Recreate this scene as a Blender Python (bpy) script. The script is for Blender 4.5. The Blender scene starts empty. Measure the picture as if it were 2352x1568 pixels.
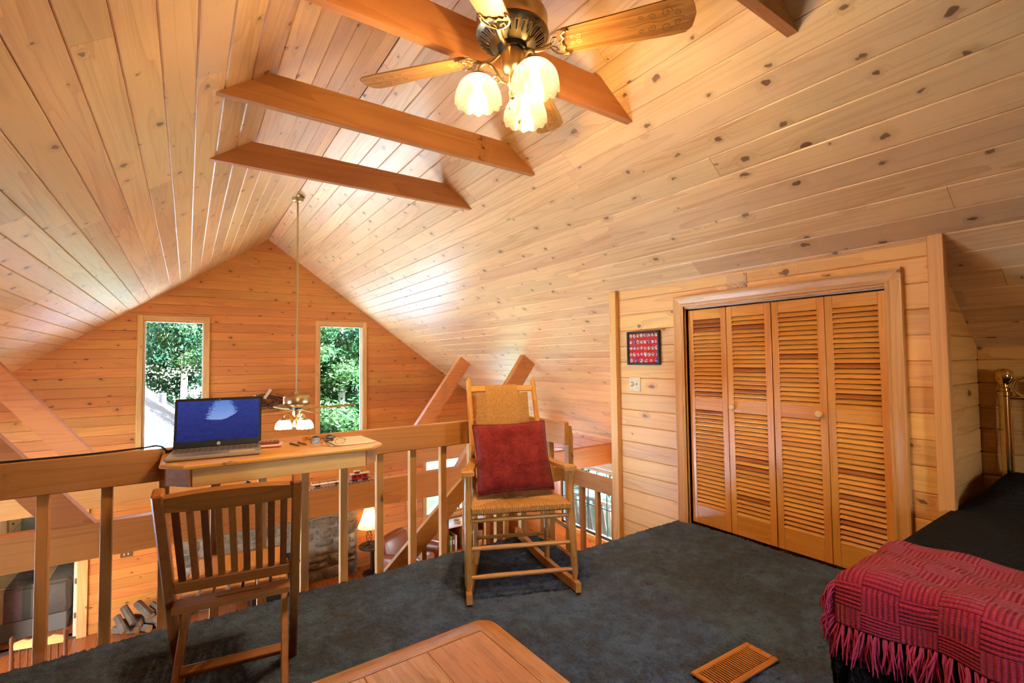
import bpy, bmesh, math, random
from math import sin, cos, pi, radians as R, sqrt
from mathutils import Vector as V, Matrix as M4
import numpy as np
random.seed(7); np.random.seed(7)
SC = bpy.context.scene
COL = SC.collection

# ---------------------------------------------------------------- camera
def cam_matrix(yaw, pit, roll, loc):
    cy, sy, cp, sp = cos(yaw), sin(yaw), cos(pit), sin(pit)
    fw = V((sy*cp, cy*cp, sp)); rt = V((cy, -sy, 0)); up = rt.cross(fw)
    cr, sr = cos(roll), sin(roll)
    r2 = rt*cr + up*sr; u2 = -rt*sr + up*cr
    m = M4.Identity(4)
    for i in range(3):
        m[i][0], m[i][1], m[i][2], m[i][3] = r2[i], u2[i], -fw[i], loc[i]
    return m
cd = bpy.data.cameras.new('camera'); cam = bpy.data.objects.new('camera', cd); COL.objects.link(cam)
cd.sensor_width = 36.0; cd.lens = 1096.3/2352*36.0; cd.clip_start = .02; cd.clip_end = 300
cam.matrix_world = cam_matrix(R(34.22), R(2.20), R(-.665), (0, 0, 1.2))
SC.camera = cam

# ---------------------------------------------------------------- world, sun, exposure
W = bpy.data.worlds.new('world'); SC.world = W; W.use_nodes = True
nt = W.node_tree; bg = nt.nodes['Background']
sky = nt.nodes.new('ShaderNodeTexSky'); sky.sky_type = 'NISHITA'
sky.sun_disc = False; sky.sun_elevation = R(52); sky.sun_rotation = R(205); sky.air_density = 1.2; sky.dust_density = 2.0
nt.links.new(sky.outputs['Color'], bg.inputs['Color'])
SKY = 5.0
bg.inputs['Strength'].default_value = SKY
sd = bpy.data.lights.new('sun', 'SUN'); sun = bpy.data.objects.new('sun', sd); COL.objects.link(sun)
sd.energy = 560.0; sd.angle = R(1.0); sd.color = (.42, .68, 1)
sun.rotation_euler = V((-.62, .12, -.77)).to_track_quat('-Z', 'Y').to_euler()
SC.view_settings.view_transform = 'Standard'; SC.view_settings.look = 'None'
SC.view_settings.gamma = 1.0; SC.view_settings.use_curve_mapping = False
SC.view_settings.exposure = 0.14
try:
    cy = SC.cycles
    cy.use_denoising = True; cy.max_bounces = 6; cy.diffuse_bounces = 3; cy.glossy_bounces = 2; cy.use_adaptive_sampling = True; cy.adaptive_threshold = .07; cy.adaptive_min_samples = 16
    cy.transmission_bounces = 3; cy.transparent_max_bounces = 8; cy.sample_clamp_indirect = 30.0
    cy.caustics_reflective = False; cy.caustics_refractive = False; cy.blur_glossy = 1.0
except Exception: pass

def daylight(name, loc, rot, sx, sy, power, col=(1, .97, .93)):
    """area lamp added out of view at a wall opening"""
    l = bpy.data.lights.new(name, 'AREA'); o = bpy.data.objects.new(name, l); COL.objects.link(o)
    l.shape = 'RECTANGLE'; l.size = sx; l.size_y = sy; l.energy = power; l.color = col
    o.location = loc; o.rotation_euler = rot
    return o
def portal(name, loc, rot, sx, sy):
    l = bpy.data.lights.new(name, 'AREA'); o = bpy.data.objects.new(name, l); COL.objects.link(o)
    l.shape = 'RECTANGLE'; l.size = sx; l.size_y = sy; o.location = loc; o.rotation_euler = rot
    l.cycles.is_portal = True
    return o

portal('gable_window_portal', (-.155, 8.60, .84), (R(-90), 0, 0), .73, 1.98)
portal('gable_window_portal', (2.205, 8.60, .84), (R(-90), 0, 0), .73, 1.98)
portal('lower_window_portal', (4.31, 8.60, -1.18), (R(-90), 0, 0), 1.1, 1.18)
portal('side_window_portal', (5.70, 6.07, -1.1), (0, R(90), 0), 1.25, 1.3)
daylight('left_fill_lamp', (-3.60, 5.70, -1.07), (0, R(-90), 0), 1.2, 3.2, 70., (.42, .68, 1))  # added fill lamp at an invented left-wall opening
daylight('stair_fill_lamp', (5.72, 3.50, -1.05), (0, R(90), 0), 1.2, 1.2, 45., (.42, .68, 1))  # added fill lamp hidden by the closet, brightens the left ceiling slope
daylight('rear_window_daylight', (1.05, -2.36, 1.30), (R(90), 0, 0), .62, .82, 4., (.45, .70, 1))

# ---------------------------------------------------------------- dimensions
XR, ZR, SL = 1.05, 3.18, .72           # ridge position, ridge height, roof pitch
CS = 1/sqrt(1+SL*SL); SS = SL*CS        # cos / sin of the pitch
def roof_z(x): return ZR-SL*abs(x-XR)
YR = 2.71                               # loft edge / railing face
YG = 8.48                               # far gable wall face
ZF = -2.36                              # lower floor
XC = 3.016                              # closet wall face
XK = 3.74                               # knee wall behind the bed
XW, XL = 5.6, -3.5                      # side walls of the great room
YB = -2.3                               # wall behind the camera

# ---------------------------------------------------------------- helpers
class MB:
    def __init__(s): s.v = []; s.f = []; s.m = []
    def add(s, vs, fs, mi=0):
        b = len(s.v); s.v += [tuple(p) for p in vs]; s.f += [tuple(i+b for i in f) for f in fs]; s.m += [mi]*len(fs); return s
    def box(s, c, d, rot=None, bev=0, mi=0):
        """box of size d centred on c; bev chamfers all edges"""
        hx, hy, hz = d[0]/2, d[1]/2, d[2]/2
        c = V(c)
        if bev <= 0:
            vs = [V((x, y, z)) for z in (-hz, hz) for y in (-hy, hy) for x in (-hx, hx)]
            fs = [(0, 2, 3, 1), (4, 5, 7, 6), (0, 1, 5, 4), (2, 6, 7, 3), (0, 4, 6, 2), (1, 3, 7, 5)]
        else:
            b = min(bev, hx*.9, hy*.9, hz*.9); vs = []; idx = {}
            for sx in (-1, 1):
                for sy in (-1, 1):
                    for sz in (-1, 1):
                        for a in range(3):
                            p = [sx*hx, sy*hy, sz*hz]
                            for k in range(3):
                                if k != a: p[k] -= (sx, sy, sz)[k]*b
                            idx[(sx, sy, sz, a)] = len(vs); vs.append(V(p))
            fs = []
            for a in range(3):
                o1, o2 = [k for k in range(3) if k != a]
                for sg in (-1, 1):
                    q = []
                    for (u, w) in ((-1, -1), (1, -1), (1, 1), (-1, 1)):
                        k = [0, 0, 0]; k[a] = sg; k[o1] = u; k[o2] = w; q.append(idx[(*k, a)])
                    fs.append(tuple(q if (sg > 0) == (a != 1) else q[::-1]))
                # edges along axis a
                for u in (-1, 1):
                    for w in (-1, 1):
                        k0 = [0, 0, 0]; k1 = [0, 0, 0]; k0[a] = -1; k1[a] = 1
                        for k in (k0, k1): k[o1] = u; k[o2] = w
                        q = [idx[(*k0, o1)], idx[(*k1, o1)], idx[(*k1, o2)], idx[(*k0, o2)]]
                        fs.append(tuple(q if (u*w > 0) == (a == 1) else q[::-1]))
            for sx in (-1, 1):
                for sy in (-1, 1):
                    for sz in (-1, 1):
                        t = [idx[(sx, sy, sz, a)] for a in range(3)]
                        fs.append(tuple(t if sx*sy*sz > 0 else t[::-1]))
        if rot is not None: vs = [rot @ p for p in vs]
        return s.add([p+c for p in vs], fs, mi)
    def bar(s, a, b, w, t, up=(0, 0, 1), bev=0, mi=0):
        """rectangular bar from a to b; w across, t along 'up'"""
        a, b = V(a), V(b); d = b-a; L = d.length; x = d.normalized(); u = V(up)
        y = u.cross(x).normalized(); z = x.cross(y)
        rot = M4((x, y, z)).transposed() if False else M4(((x.x, y.x, z.x), (x.y, y.y, z.y), (x.z, y.z, z.z)))
        return s.box((a+b)/2, (L, w, t), rot, bev, mi)
    def tube(s, path, r, seg=10, caps=True, mi=0, flat=1.0):
        P = [V(p) for p in path]; n = len(P)
        rr = r if isinstance(r, (list, tuple)) else [r]*n
        T = []
        for i in range(n):
            d = (P[min(i+1, n-1)]-P[max(i-1, 0)]); T.append(d.normalized() if d.length > 1e-9 else V((0, 0, 1)))
        ref = V((0, 0, 1)) if abs(T[0].z) < .9 else V((1, 0, 0))
        nrm = (ref-T[0]*ref.dot(T[0])).normalized(); vs = []
        for i in range(n):
            nrm = (nrm-T[i]*nrm.dot(T[i])); nrm = nrm.normalized() if nrm.length > 1e-6 else V((1, 0, 0))
            bn = T[i].cross(nrm)
            for k in range(seg):
                a = 2*pi*k/seg; vs.append(P[i]+nrm*(cos(a)*rr[i])+bn*(sin(a)*rr[i]*flat))
        fs = []
        for i in range(n-1):
            for k in range(seg):
                k2 = (k+1) % seg
                fs.append((i*seg+k, i*seg+k2, (i+1)*seg+k2, (i+1)*seg+k))
        if caps: fs.append(tuple(range(seg))[::-1]); fs.append(tuple((n-1)*seg+k for k in range(seg)))
        return s.add(vs, fs, mi)
    def cyl(s, a, b, r, r2=None, seg=14, mi=0): return s.tube([a, b], [r, r if r2 is None else r2], seg, True, mi)
    def lathe(s, prof, o=(0, 0, 0), seg=24, axis=(0, 0, 1), mi=0, closed=False):
        ax = V(axis).normalized(); ref = V((1, 0, 0)) if abs(ax.x) < .9 else V((0, 1, 0))
        u = (ref-ax*ref.dot(ax)).normalized(); w = ax.cross(u); o = V(o); vs = []
        for (r, z) in prof:
            for k in range(seg):
                a = 2*pi*k/seg; vs.append(o+u*(cos(a)*r)+w*(sin(a)*r)+ax*z)
        fs = []
        n = len(prof)
        for i in range(n-1):
            for k in range(seg):
                k2 = (k+1) % seg; fs.append((i*seg+k, i*seg+k2, (i+1)*seg+k2, (i+1)*seg+k))
        if closed:
            fs.append(tuple(range(seg))[::-1]); fs.append(tuple((n-1)*seg+k for k in range(seg)))
        return s.add(vs, fs, mi)
    def ball(s, c, r, seg=14, rings=8, sc=(1, 1, 1), rot=None, mi=0):
        vs = []; c = V(c)
        for i in range(rings+1):
            t = pi*i/rings
            for k in range(seg):
                a = 2*pi*k/seg; p = V((sin(t)*cos(a)*r*sc[0], sin(t)*sin(a)*r*sc[1], cos(t)*r*sc[2]))
                vs.append(c+(rot @ p if rot is not None else p))
        fs = [(i*seg+k, (i+1)*seg+k, (i+1)*seg+(k+1) % seg, i*seg+(k+1) % seg) for i in range(rings) for k in range(seg)]
        return s.add(vs, fs, mi)
    def prism(s, poly, axis, lo, hi, mi=0):
        """extrude a polygon: axis 'x' -> poly in (y,z); 'y' -> (x,z); 'z' -> (x,y)"""
        def pt(p, h): return {'x': (h, p[0], p[1]), 'y': (p[0], h, p[1]), 'z': (p[0], p[1], h)}[axis]
        n = len(poly); vs = [pt(p, lo) for p in poly]+[pt(p, hi) for p in poly]
        fs = [tuple(range(n))[::-1], tuple(range(n, 2*n))]+[(i, (i+1) % n, n+(i+1) % n, n+i) for i in range(n)]
        return s.add(vs, fs, mi)
    def build(s, name, mat, parent=None, smooth=35, loc=None):
        me = bpy.data.meshes.new(name); me.from_pydata(s.v, [], s.f)
        for m in (mat if isinstance(mat, (list, tuple)) else [mat]): me.materials.append(m)
        if any(s.m): me.polygons.foreach_set('material_index', s.m)
        bm = bmesh.new(); bm.from_mesh(me)
        bmesh.ops.recalc_face_normals(bm, faces=bm.faces); bm.to_mesh(me); bm.free()
        if smooth:
            me.polygons.foreach_set('use_smooth', [True]*len(me.polygons)); me.set_sharp_from_angle(angle=R(smooth))
        me.update()
        o = bpy.data.objects.new(name, me); COL.objects.link(o)
        if parent is not None: o.parent = parent
        if loc is not None: o.location = loc
        return o
def mesh_obj(name, vs, fs, mat, parent=None, smooth=True):
    me = bpy.data.meshes.new(name); me.from_pydata(vs, [], fs); me.materials.append(mat)
    if smooth: me.polygons.foreach_set('use_smooth', [True]*len(me.polygons))
    me.update(); o = bpy.data.objects.new(name, me); COL.objects.link(o)
    if parent is not None: o.parent = parent
    return o
def thing(name, label, cat, loc=(0, 0, 0), rz=0, group=None):
    o = bpy.data.objects.new(name, None); COL.objects.link(o); o.empty_display_size = .05
    o.location = loc; o.rotation_euler = (0, 0, rz); o['label'] = label; o['category'] = cat
    if group: o['group'] = group
    return o
def tag(o, label, cat, group=None, kind=None):
    o['label'] = label; o['category'] = cat
    if group: o['group'] = group
    if kind: o['kind'] = kind
    return o
def struct(o, label, cat):
    o['kind'] = 'structure'; o['label'] = label; o['category'] = cat; return o
def rel(o, loc):
    """mesh built in world coordinates: move its origin to loc"""
    o.data.transform(M4.Translation(-V(loc))); o.location = loc; return o
def spline(pts, n=8):
    P = [V(p) for p in pts]; out = []
    for i in range(len(P)-1):
        p0 = P[max(i-1, 0)]; p1 = P[i]; p2 = P[i+1]; p3 = P[min(i+2, len(P)-1)]
        for k in range(n):
            t = k/n
            out.append(.5*((2*p1)+(p2-p0)*t+(2*p0-5*p1+4*p2-p3)*t*t+(3*p1-p0-3*p2+p3)*t**3))
    out.append(P[-1]); return out

def text_mesh(name, body, size, mat, parent, loc, rot, shear=0, ext=.0002):
    cu_ = bpy.data.curves.new(name, 'FONT'); cu_.body = body; cu_.size = size; cu_.align_x = 'CENTER'; cu_.align_y = 'CENTER'; cu_.extrude = ext; cu_.shear = shear; cu_.resolution_u = 3
    tmp = bpy.data.objects.new(name, cu_); COL.objects.link(tmp); bpy.context.view_layer.update()
    me = bpy.data.meshes.new_from_object(tmp.evaluated_get(bpy.context.evaluated_depsgraph_get()))
    COL.objects.unlink(tmp); bpy.data.objects.remove(tmp); bpy.data.curves.remove(cu_)
    me.materials.clear(); me.materials.append(mat)
    o = bpy.data.objects.new(name, me); COL.objects.link(o); o.parent = parent; o.location = loc; o.rotation_euler = rot
    return o

# ---------------------------------------------------------------- materials
def srgb(r, g, b):
    f = lambda c: (c/255/12.92 if c/255 <= .04045 else ((c/255+.055)/1.055)**2.4)
    return (f(r), f(g), f(b), 1)
class N:
    """thin node-tree builder"""
    def __init__(s, name):
        s.mat = bpy.data.materials.new(name); s.mat.use_nodes = True; s.t = s.mat.node_tree
        s.p = s.t.nodes['Principled BSDF']; s.out = s.t.nodes['Material Output']
    def n(s, typ, **kw):
        o = s.t.nodes.new('ShaderNode'+typ)
        for k, v in kw.items():
            if k.startswith('i_'): o.inputs[k[2:].replace('_', ' ')].default_value = v
            else: setattr(o, k, v)
        return o
    def l(s, a, b): s.t.links.new(a, b)
    def math(s, op, a, b=None, c=None, clamp=False):
        o = s.n('Math', operation=op); o.use_clamp = clamp
        for i, v in enumerate((a, b, c)):
            if v is None: continue
            if isinstance(v, (int, float)): o.inputs[i].default_value = v
            else: s.l(v, o.inputs[i])
        return o.outputs[0]
    def vmath(s, op, a, b=None):
        o = s.n('VectorMath', operation=op)
        for i, v in enumerate((a, b)):
            if v is None: continue
            if isinstance(v, (tuple, list)): o.inputs[i].default_value = v
            else: s.l(v, o.inputs[i])
        return o.outputs[0]
    def mix(s, f, a, b, typ='MIX'):
        o = s.n('Mix', data_type='RGBA', blend_type=typ)
        for i, v in ((0, f), (6, a), (7, b)):
            if isinstance(v, (int, float, tuple, list)): o.inputs[i].default_value = v
            else: s.l(v, o.inputs[i])
        return o.outputs[2]
    def ramp(s, f, stops, interp='LINEAR'):
        o = s.n('ValToRGB'); cr = o.color_ramp; cr.interpolation = interp
        while len(cr.elements) < len(stops): cr.elements.new(.5)
        for e, (p, c) in zip(cr.elements, stops): e.position = p; e.color = c
        s.l(f, o.inputs[0]); return o.outputs[0]
    def maprange(s, v, a, b, c=0., d=1., smooth=False):
        o = s.n('MapRange'); o.interpolation_type = 'SMOOTHSTEP' if smooth else 'LINEAR'
        s.l(v, o.inputs[0])
        for i, x in enumerate((a, b, c, d)): o.inputs[i+1].default_value = x
        return o.outputs[0]
    def noise(s, vec, scale, detail=2., rough=.5, dist=0., dim='3D'):
        o = s.n('TexNoise', noise_dimensions=dim); s.l(vec, o.inputs['Vector'])
        o.inputs['Scale'].default_value = scale; o.inputs['Detail'].default_value = detail
        o.inputs['Roughness'].default_value = rough; o.inputs['Distortion'].default_value = dist
        return o.outputs[0]
    def bump(s, h, strength=.2, dist=.01):
        o = s.n('Bump'); o.inputs['Strength'].default_value = strength; o.inputs['Distance'].default_value = dist
        s.l(h, o.inputs['Height']); s.l(o.outputs[0], s.p.inputs['Normal'])
def plain(name, col, rough=.5, metal=0., spec=.5, bump=0, bscale=60, vary=0., coat=0):
    n = N(name); n.p.inputs['Base Color'].default_value = col; n.p.inputs['Roughness'].default_value = rough
    n.p.inputs['Metallic'].default_value = metal; n.p.inputs['Specular IOR Level'].default_value = spec
    if coat: n.p.inputs['Coat Weight'].default_value = coat; n.p.inputs['Coat Roughness'].default_value = .1
    if bump or vary:
        tc = n.n('TexCoord').outputs['Object']; ns = n.noise(tc, bscale, 4)
        if bump: n.bump(ns, bump, .005)
        if vary:
            d = tuple(c*(1-vary) for c in col[:3])+(1,); b = tuple(min(1, c*(1+vary)) for c in col[:3])+(1,)
            n.l(n.ramp(n.noise(tc, bscale*.25, 3), [(.3, d), (.7, b)]), n.p.inputs['Base Color'])
    return n.mat
def wood(name, light, dark, axis='x', knots=1.0, ring=9., rough=.42, knotcol=None, vary=.10, contrast=1., kx=2.4, ky=4.2, fleck=0., coat=0., red=None, spec=.5, coat_rough=.18):
    """sawn wood, grain along the given local axis; every object gets its own piece of the tree"""
    n = N(name); tc = n.n('TexCoord').outputs['Object']; oi = n.n('ObjectInfo')
    sep = n.n('SeparateXYZ'); n.l(tc, sep.inputs[0])
    order = {'x': (0, 1, 2), 'y': (1, 0, 2), 'z': (2, 0, 1), 'y2': (1, 2, 0)}[axis]
    cm = n.n('CombineXYZ')
    for i, k in enumerate(order): n.l(sep.outputs[k], cm.inputs[i])
    rnd = n.n('CombineXYZ'); r1 = oi.outputs['Random']
    n.l(n.math('MULTIPLY', r1, 91.7), rnd.inputs[0]); n.l(n.math('MULTIPLY', r1, 37.3), rnd.inputs[1]); n.l(n.math('MULTIPLY', r1, 53.1), rnd.inputs[2])
    vec = n.vmath('ADD', cm.outputs[0], rnd.outputs[0])
    # knots
    kv = n.n('TexVoronoi', voronoi_dimensions='2D', feature='F1'); kv.inputs['Scale'].default_value = 1.0
    wob = n.n('TexNoise'); n.l(vec, wob.inputs['Vector']); wob.inputs['Scale'].default_value = 42.; wob.inputs['Detail'].default_value = 0.
    wv = n.vmath('ADD', n.vmath('MULTIPLY', vec, (kx, ky, 1)), n.vmath('MULTIPLY', n.vmath('SUBTRACT', wob.outputs['Color'], (.5, .5, .5)), (.10, .07, 0))); n.l(wv, kv.inputs['Vector'])
    cell = n.n('SeparateColor'); n.l(kv.outputs['Color'], cell.inputs[0])
    d = kv.outputs['Distance']
    rad = n.math('MULTIPLY', n.math('POWER', cell.outputs[0], 1.6), .058*knots)
    kn = n.math('SUBTRACT', 1.0, n.math('DIVIDE', n.math('SUBTRACT', d, rad), .02), None, True)
    kn = n.math('MULTIPLY', kn, n.math('GREATER_THAN', rad, .008))
    halo = n.math('MULTIPLY', n.math('SUBTRACT', 1.0, n.math('DIVIDE', d, n.math('ADD', n.math('MULTIPLY', rad, 4.), .02)), None, True), n.math('GREATER_THAN', rad, .008))
    # growth figure
    st = n.vmath('MULTIPLY', vec, (.55, ring, ring))
    bend = n.math('MULTIPLY', halo, 1.1)
    cb = n.n('CombineXYZ'); n.l(bend, cb.inputs[1]); st2 = n.vmath('ADD', st, cb.outputs[0])
    fig = n.noise(st2, 1.0, 1., .5, .35)
    lines = n.math('FRACT', n.math('MULTIPLY', fig, 7.0)); lines = n.math('POWER', lines, 2.2)
    fib = n.noise(n.vmath('MULTIPLY', vec, (3., 150., 150.)), 1.0, 1., .6)
    big = n.noise(n.vmath('MULTIPLY', vec, (.8, 3., 3.)), 1.0, 0., .5)
    f = n.math('ADD', n.math('MULTIPLY', lines, .42*contrast), n.math('MULTIPLY', n.math('SUBTRACT', fib, .5), .5*contrast))
    f = n.math('ADD', f, n.math('MULTIPLY', n.math('SUBTRACT', big, .5), .9), None, True)
    col = n.mix(f, light, dark)
    kc = knotcol or tuple(c*.30 for c in dark[:3])+(1,)
    col = n.mix(n.math('MULTIPLY', halo, .35), col, tuple(c*.55 for c in dark[:3])+(1,))
    if knots > 0: col = n.mix(n.math('MULTIPLY', kn, .86), col, kc)
    if fleck:
        fl = n.noise(n.vmath('MULTIPLY', vec, (14., 260., 260.)), 1.0, 1., .5); fl = n.maprange(fl, .6, .68)
        col = n.mix(n.math('MULTIPLY', fl, fleck), col, tuple(c*.45 for c in dark[:3])+(1,))
    hs = n.n('HueSaturation'); n.l(col, hs.inputs['Color'])
    n.l(n.math('ADD', 1-vary, n.math('MULTIPLY', r1, 2*vary)), hs.inputs['Value'])
    r2 = n.math('FRACT', n.math('MULTIPLY', r1, 17.31)); n.l(n.math('ADD', .494, n.math('MULTIPLY', r2, .012)), hs.inputs['Hue'])
    col = hs.outputs[0]
    if red is not None:
        r3 = n.math('GREATER_THAN', n.math('FRACT', n.math('MULTIPLY', r1, 43.7)), red[0]); col = n.mix(n.math('MULTIPLY', r3, red[2]), col, red[1])
    n.l(col, n.p.inputs['Base Color'])
    n.l(n.math('ADD', rough, n.math('MULTIPLY', n.math('SUBTRACT', fib, .5), .25)), n.p.inputs['Roughness'])
    n.p.inputs['Specular IOR Level'].default_value = spec
    if coat: n.p.inputs['Coat Weight'].default_value = coat; n.p.inputs['Coat Roughness'].default_value = coat_rough
    return n.mat
def emis(name, col, strength):
    n = N(name); e = n.n('Emission'); e.inputs[0].default_value = col; e.inputs[1].default_value = strength
    n.l(e.outputs[0], n.out.inputs[0]); return n.mat

PINE_C = dict(light=srgb(235, 194, 138), dark=srgb(184, 122, 66))
PINE_G = dict(light=srgb(204, 124, 54), dark=srgb(168, 88, 32))
PINE_B = dict(light=srgb(196, 120, 56), dark=srgb(156, 84, 34))
PINE_R = dict(light=srgb(192, 132, 68), dark=srgb(152, 92, 40))
MT = {}
MT['ceil'] = wood('pine_ceiling_boards', **PINE_C, rough=.40, kx=3.2, ky=4.8, contrast=.9, knots=1.15, vary=.13, coat=.8, coat_rough=.36)
MT['gable'] = wood('pine_gable_boards', **PINE_G, rough=.45, kx=3.0, ky=4.6)
MT['closetwall'] = wood('pine_wall_boards', light=srgb(226, 170, 98), dark=srgb(186, 120, 58), rough=.45)
for a in 'xyz':
    MT['beam'+a] = wood('stained_beam_'+a, **PINE_B, axis=a, rough=.5, knots=.9, ring=7, kx=1.3, ky=3)
    MT['rail'+a] = wood('rail_pine_'+a, **PINE_R, axis=a, rough=.36, knots=.8, ring=10, kx=1.6, ky=3.4)
    MT['trim'+a] = wood('trim_pine_'+a, light=srgb(216, 158, 92), dark=srgb(180, 112, 54), axis=a, rough=.38, knots=.5, ring=12)
MT['collar'] = wood('collar_beam_pine', light=srgb(192, 130, 72), dark=srgb(152, 92, 44), axis='x', rough=.5, knots=.7, ring=7, kx=1.3, ky=3)
MT['backing'] = plain('dark_gap', srgb(80, 52, 30), .9)
MT['brass'] = plain('antique_brass', (.52, .40, .20, 1), .28, 1.0, vary=.1, bscale=8)
MT['brassdark'] = plain('dark_antique_brass', (.26, .21, .12, 1), .35, 1.0)
MT['poly'] = plain('polished_brass', (.70, .50, .18, 1), .14, 1.0)
MT['black'] = plain('black_plastic', srgb(22, 21, 20), .45)
MT['white'] = plain('white_paint', srgb(232, 230, 224), .5)
MT['steel'] = plain('brushed_steel', (.55, .56, .58, 1), .3, 1.0)
MT['dark_iron'] = plain('dark_iron', srgb(48, 36, 28), .5, .6)
def glass_mat(name, tint=(1, 1, 1, 1), refl=.06):
    n = N(name); t = n.n('BsdfTransparent'); t.inputs[0].default_value = tint
    g = n.n('BsdfGlossy'); g.inputs['Roughness'].default_value = .02
    fr = n.n('Fresnel'); fr.inputs[0].default_value = 1.35
    m = n.n('MixShader'); n.l(n.math('MULTIPLY', fr.outputs[0], .8), m.inputs[0]); n.l(t.outputs[0], m.inputs[1]); n.l(g.outputs[0], m.inputs[2])
    n.l(m.outputs[0], n.out.inputs[0]); return n.mat
MT['glass'] = glass_mat('window_glass')
# ================================================================ structure
def plank(parent, L, w, t, o, x, y, z, mat, name='plank', g=.005):
    mb = MB()
    mb.prism([(-w/2, 0), (-w/2, t-g), (-w/2+g, t), (w/2-g, t), (w/2, t-g), (w/2, 0)], 'x', -L/2+.0008, L/2-.0008)
    ob = mb.build(name, mat, parent, smooth=0)
    m = M4.Identity(4)
    for i in range(3): m[i][0], m[i][1], m[i][2], m[i][3] = x[i], y[i], z[i], o[i]
    ob.matrix_local = m
    return ob
def split(a, b, lo=2.2, hi=4.6):
    out = []; p = a
    while b-p > hi:
        q = p+random.uniform(lo, hi)
        if b-q < .5: break
        out.append((p, q)); p = q
    out.append((p, b)); return out
def minus(iv, holes):
    out = [iv]
    for (a, b) in holes:
        nx = []
        for (p, q) in out:
            if b <= p or a >= q: nx.append((p, q)); continue
            if a > p: nx.append((p, a))
            if b < q: nx.append((b, q))
        out = nx
    return [(p, q) for p, q in out if q-p > .012]

# --- ceiling: tongue and groove boards along the ridge on both slopes
PB = .141
for side, s in (('left', -1), ('right', 1)):
    d = V((s*CS, 0, -SS)); nrm = V((-s*SS, 0, -CS)); rid = V((XR, 0, ZR))
    mb = MB(); L = (XW-XR)/CS+.2
    a = rid-nrm*.021; b = a+d*L; up = -nrm*.05
    vs = []
    for yy in (YB, YG+.12):
        vs += [a+V((0, yy, 0)), b+V((0, yy, 0)), b+up+V((0, yy, 0)), a+up+V((0, yy, 0))]
    mb.add(vs, [(0, 1, 2, 3), (4, 7, 6, 5), (0, 4, 5, 1), (1, 5, 6, 2), (2, 6, 7, 3), (3, 7, 4, 0)])
    ce = struct(mb.build('ceiling_'+side, MT['backing'], smooth=0),
                'sloped knotty pine plank ceiling on the %s side of the ridge' % side, 'ceiling')
    k = 0
    while (k+1)*PB < L:
        xx = XR+s*CS*(k+.5)*PB
        y0 = YB
        if s > 0 and xx > XK+.1: y0 = 2.5
        off = random.uniform(0, 3)
        segs = [(max(y0, p), q) for p, q in split(YB-off, YG) if q > y0+.05]
        for p, q in segs:
            o = rid+d*((k+.5)*PB)-nrm*.02+V((0, (p+q)/2, 0))
            plank(ce, q-p, PB-.0012, .02, o, V((0, 1, 0)), d.cross(V((0, 1, 0))).cross(V((0, 1, 0)))*-1 if False else V((0, 1, 0)).cross(nrm)*-1, nrm, MT['ceil'])
        k += 1

rb = MB().prism([(XR-.2, ZR+.16), (XR-.12, ZR-.055), (XR, ZR+.03), (XR+.12, ZR-.055), (XR+.2, ZR+.16)], 'y', YB, YG+.12).build('ceiling_ridge', MT['backing'], smooth=0)
struct(rel(rb, (XR, 0, ZR)), 'closed ridge joint where the two ceiling slopes meet', 'ceiling')

# --- far gable wall
WIN = [(-.52, .21, -.15, 1.83), (1.84, 2.57, -.15, 1.83), (3.76, 4.86, -1.77, -.585)]
DOOR = (-1.98, -1.16, ZF, -.70)
def gable_backing(y0, y1, holes, name, label, zlow=ZF-.05):
    mb = MB(); cuts = sorted({XL-.1, XW+.1, XR}|{h[0] for h in holes}|{h[1] for h in holes})
    for a, b in zip(cuts[:-1], cuts[1:]):
        hs = [(h[2], h[3]) for h in holes if h[0] <= a+1e-6 and h[1] >= b-1e-6]
        top = max(roof_z(a), roof_z(b))
        ivs = minus((zlow, 99), hs)
        for (p, q) in ivs:
            if q > 50: mb.prism([(a, p), (b, p), (b, max(p+.01, roof_z(b)+.02)), (a, max(p+.01, roof_z(a)+.02))], 'y', y0, y1)
            else: mb.prism([(a, p), (b, p), (b, q), (a, q)], 'y', y0, y1)
    return struct(mb.build(name, MT['backing'], smooth=0), label, 'wall')
gw = gable_backing(YG+.02, YG+.14, WIN+[DOOR], 'wall_back', 'far gable wall of horizontal knotty pine boards around two tall windows')
PW = .130; r = 0; z = ZF
while z < ZR-.05:
    zc = z+PW/2; half = (ZR-z)/SL
    iv = (max(XL, XR-half), min(XW, XR+half))
    holes = [(h[0], h[1]) for h in WIN+[DOOR] if h[2] < zc < h[3]]
    if z < -1.2: holes.append((-.02, 2.40))
    for p, q in minus(iv, holes):
        for a, b in split(p, q, 1.6, 4.2):
            plank(gw, b-a, PW-.001, .02, V(((a+b)/2, YG+.02, zc)), V((1, 0, 0)), V((0, 0, 1)), V((0, -1, 0)), MT['gable'], g=.004)
    z += PW

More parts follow.
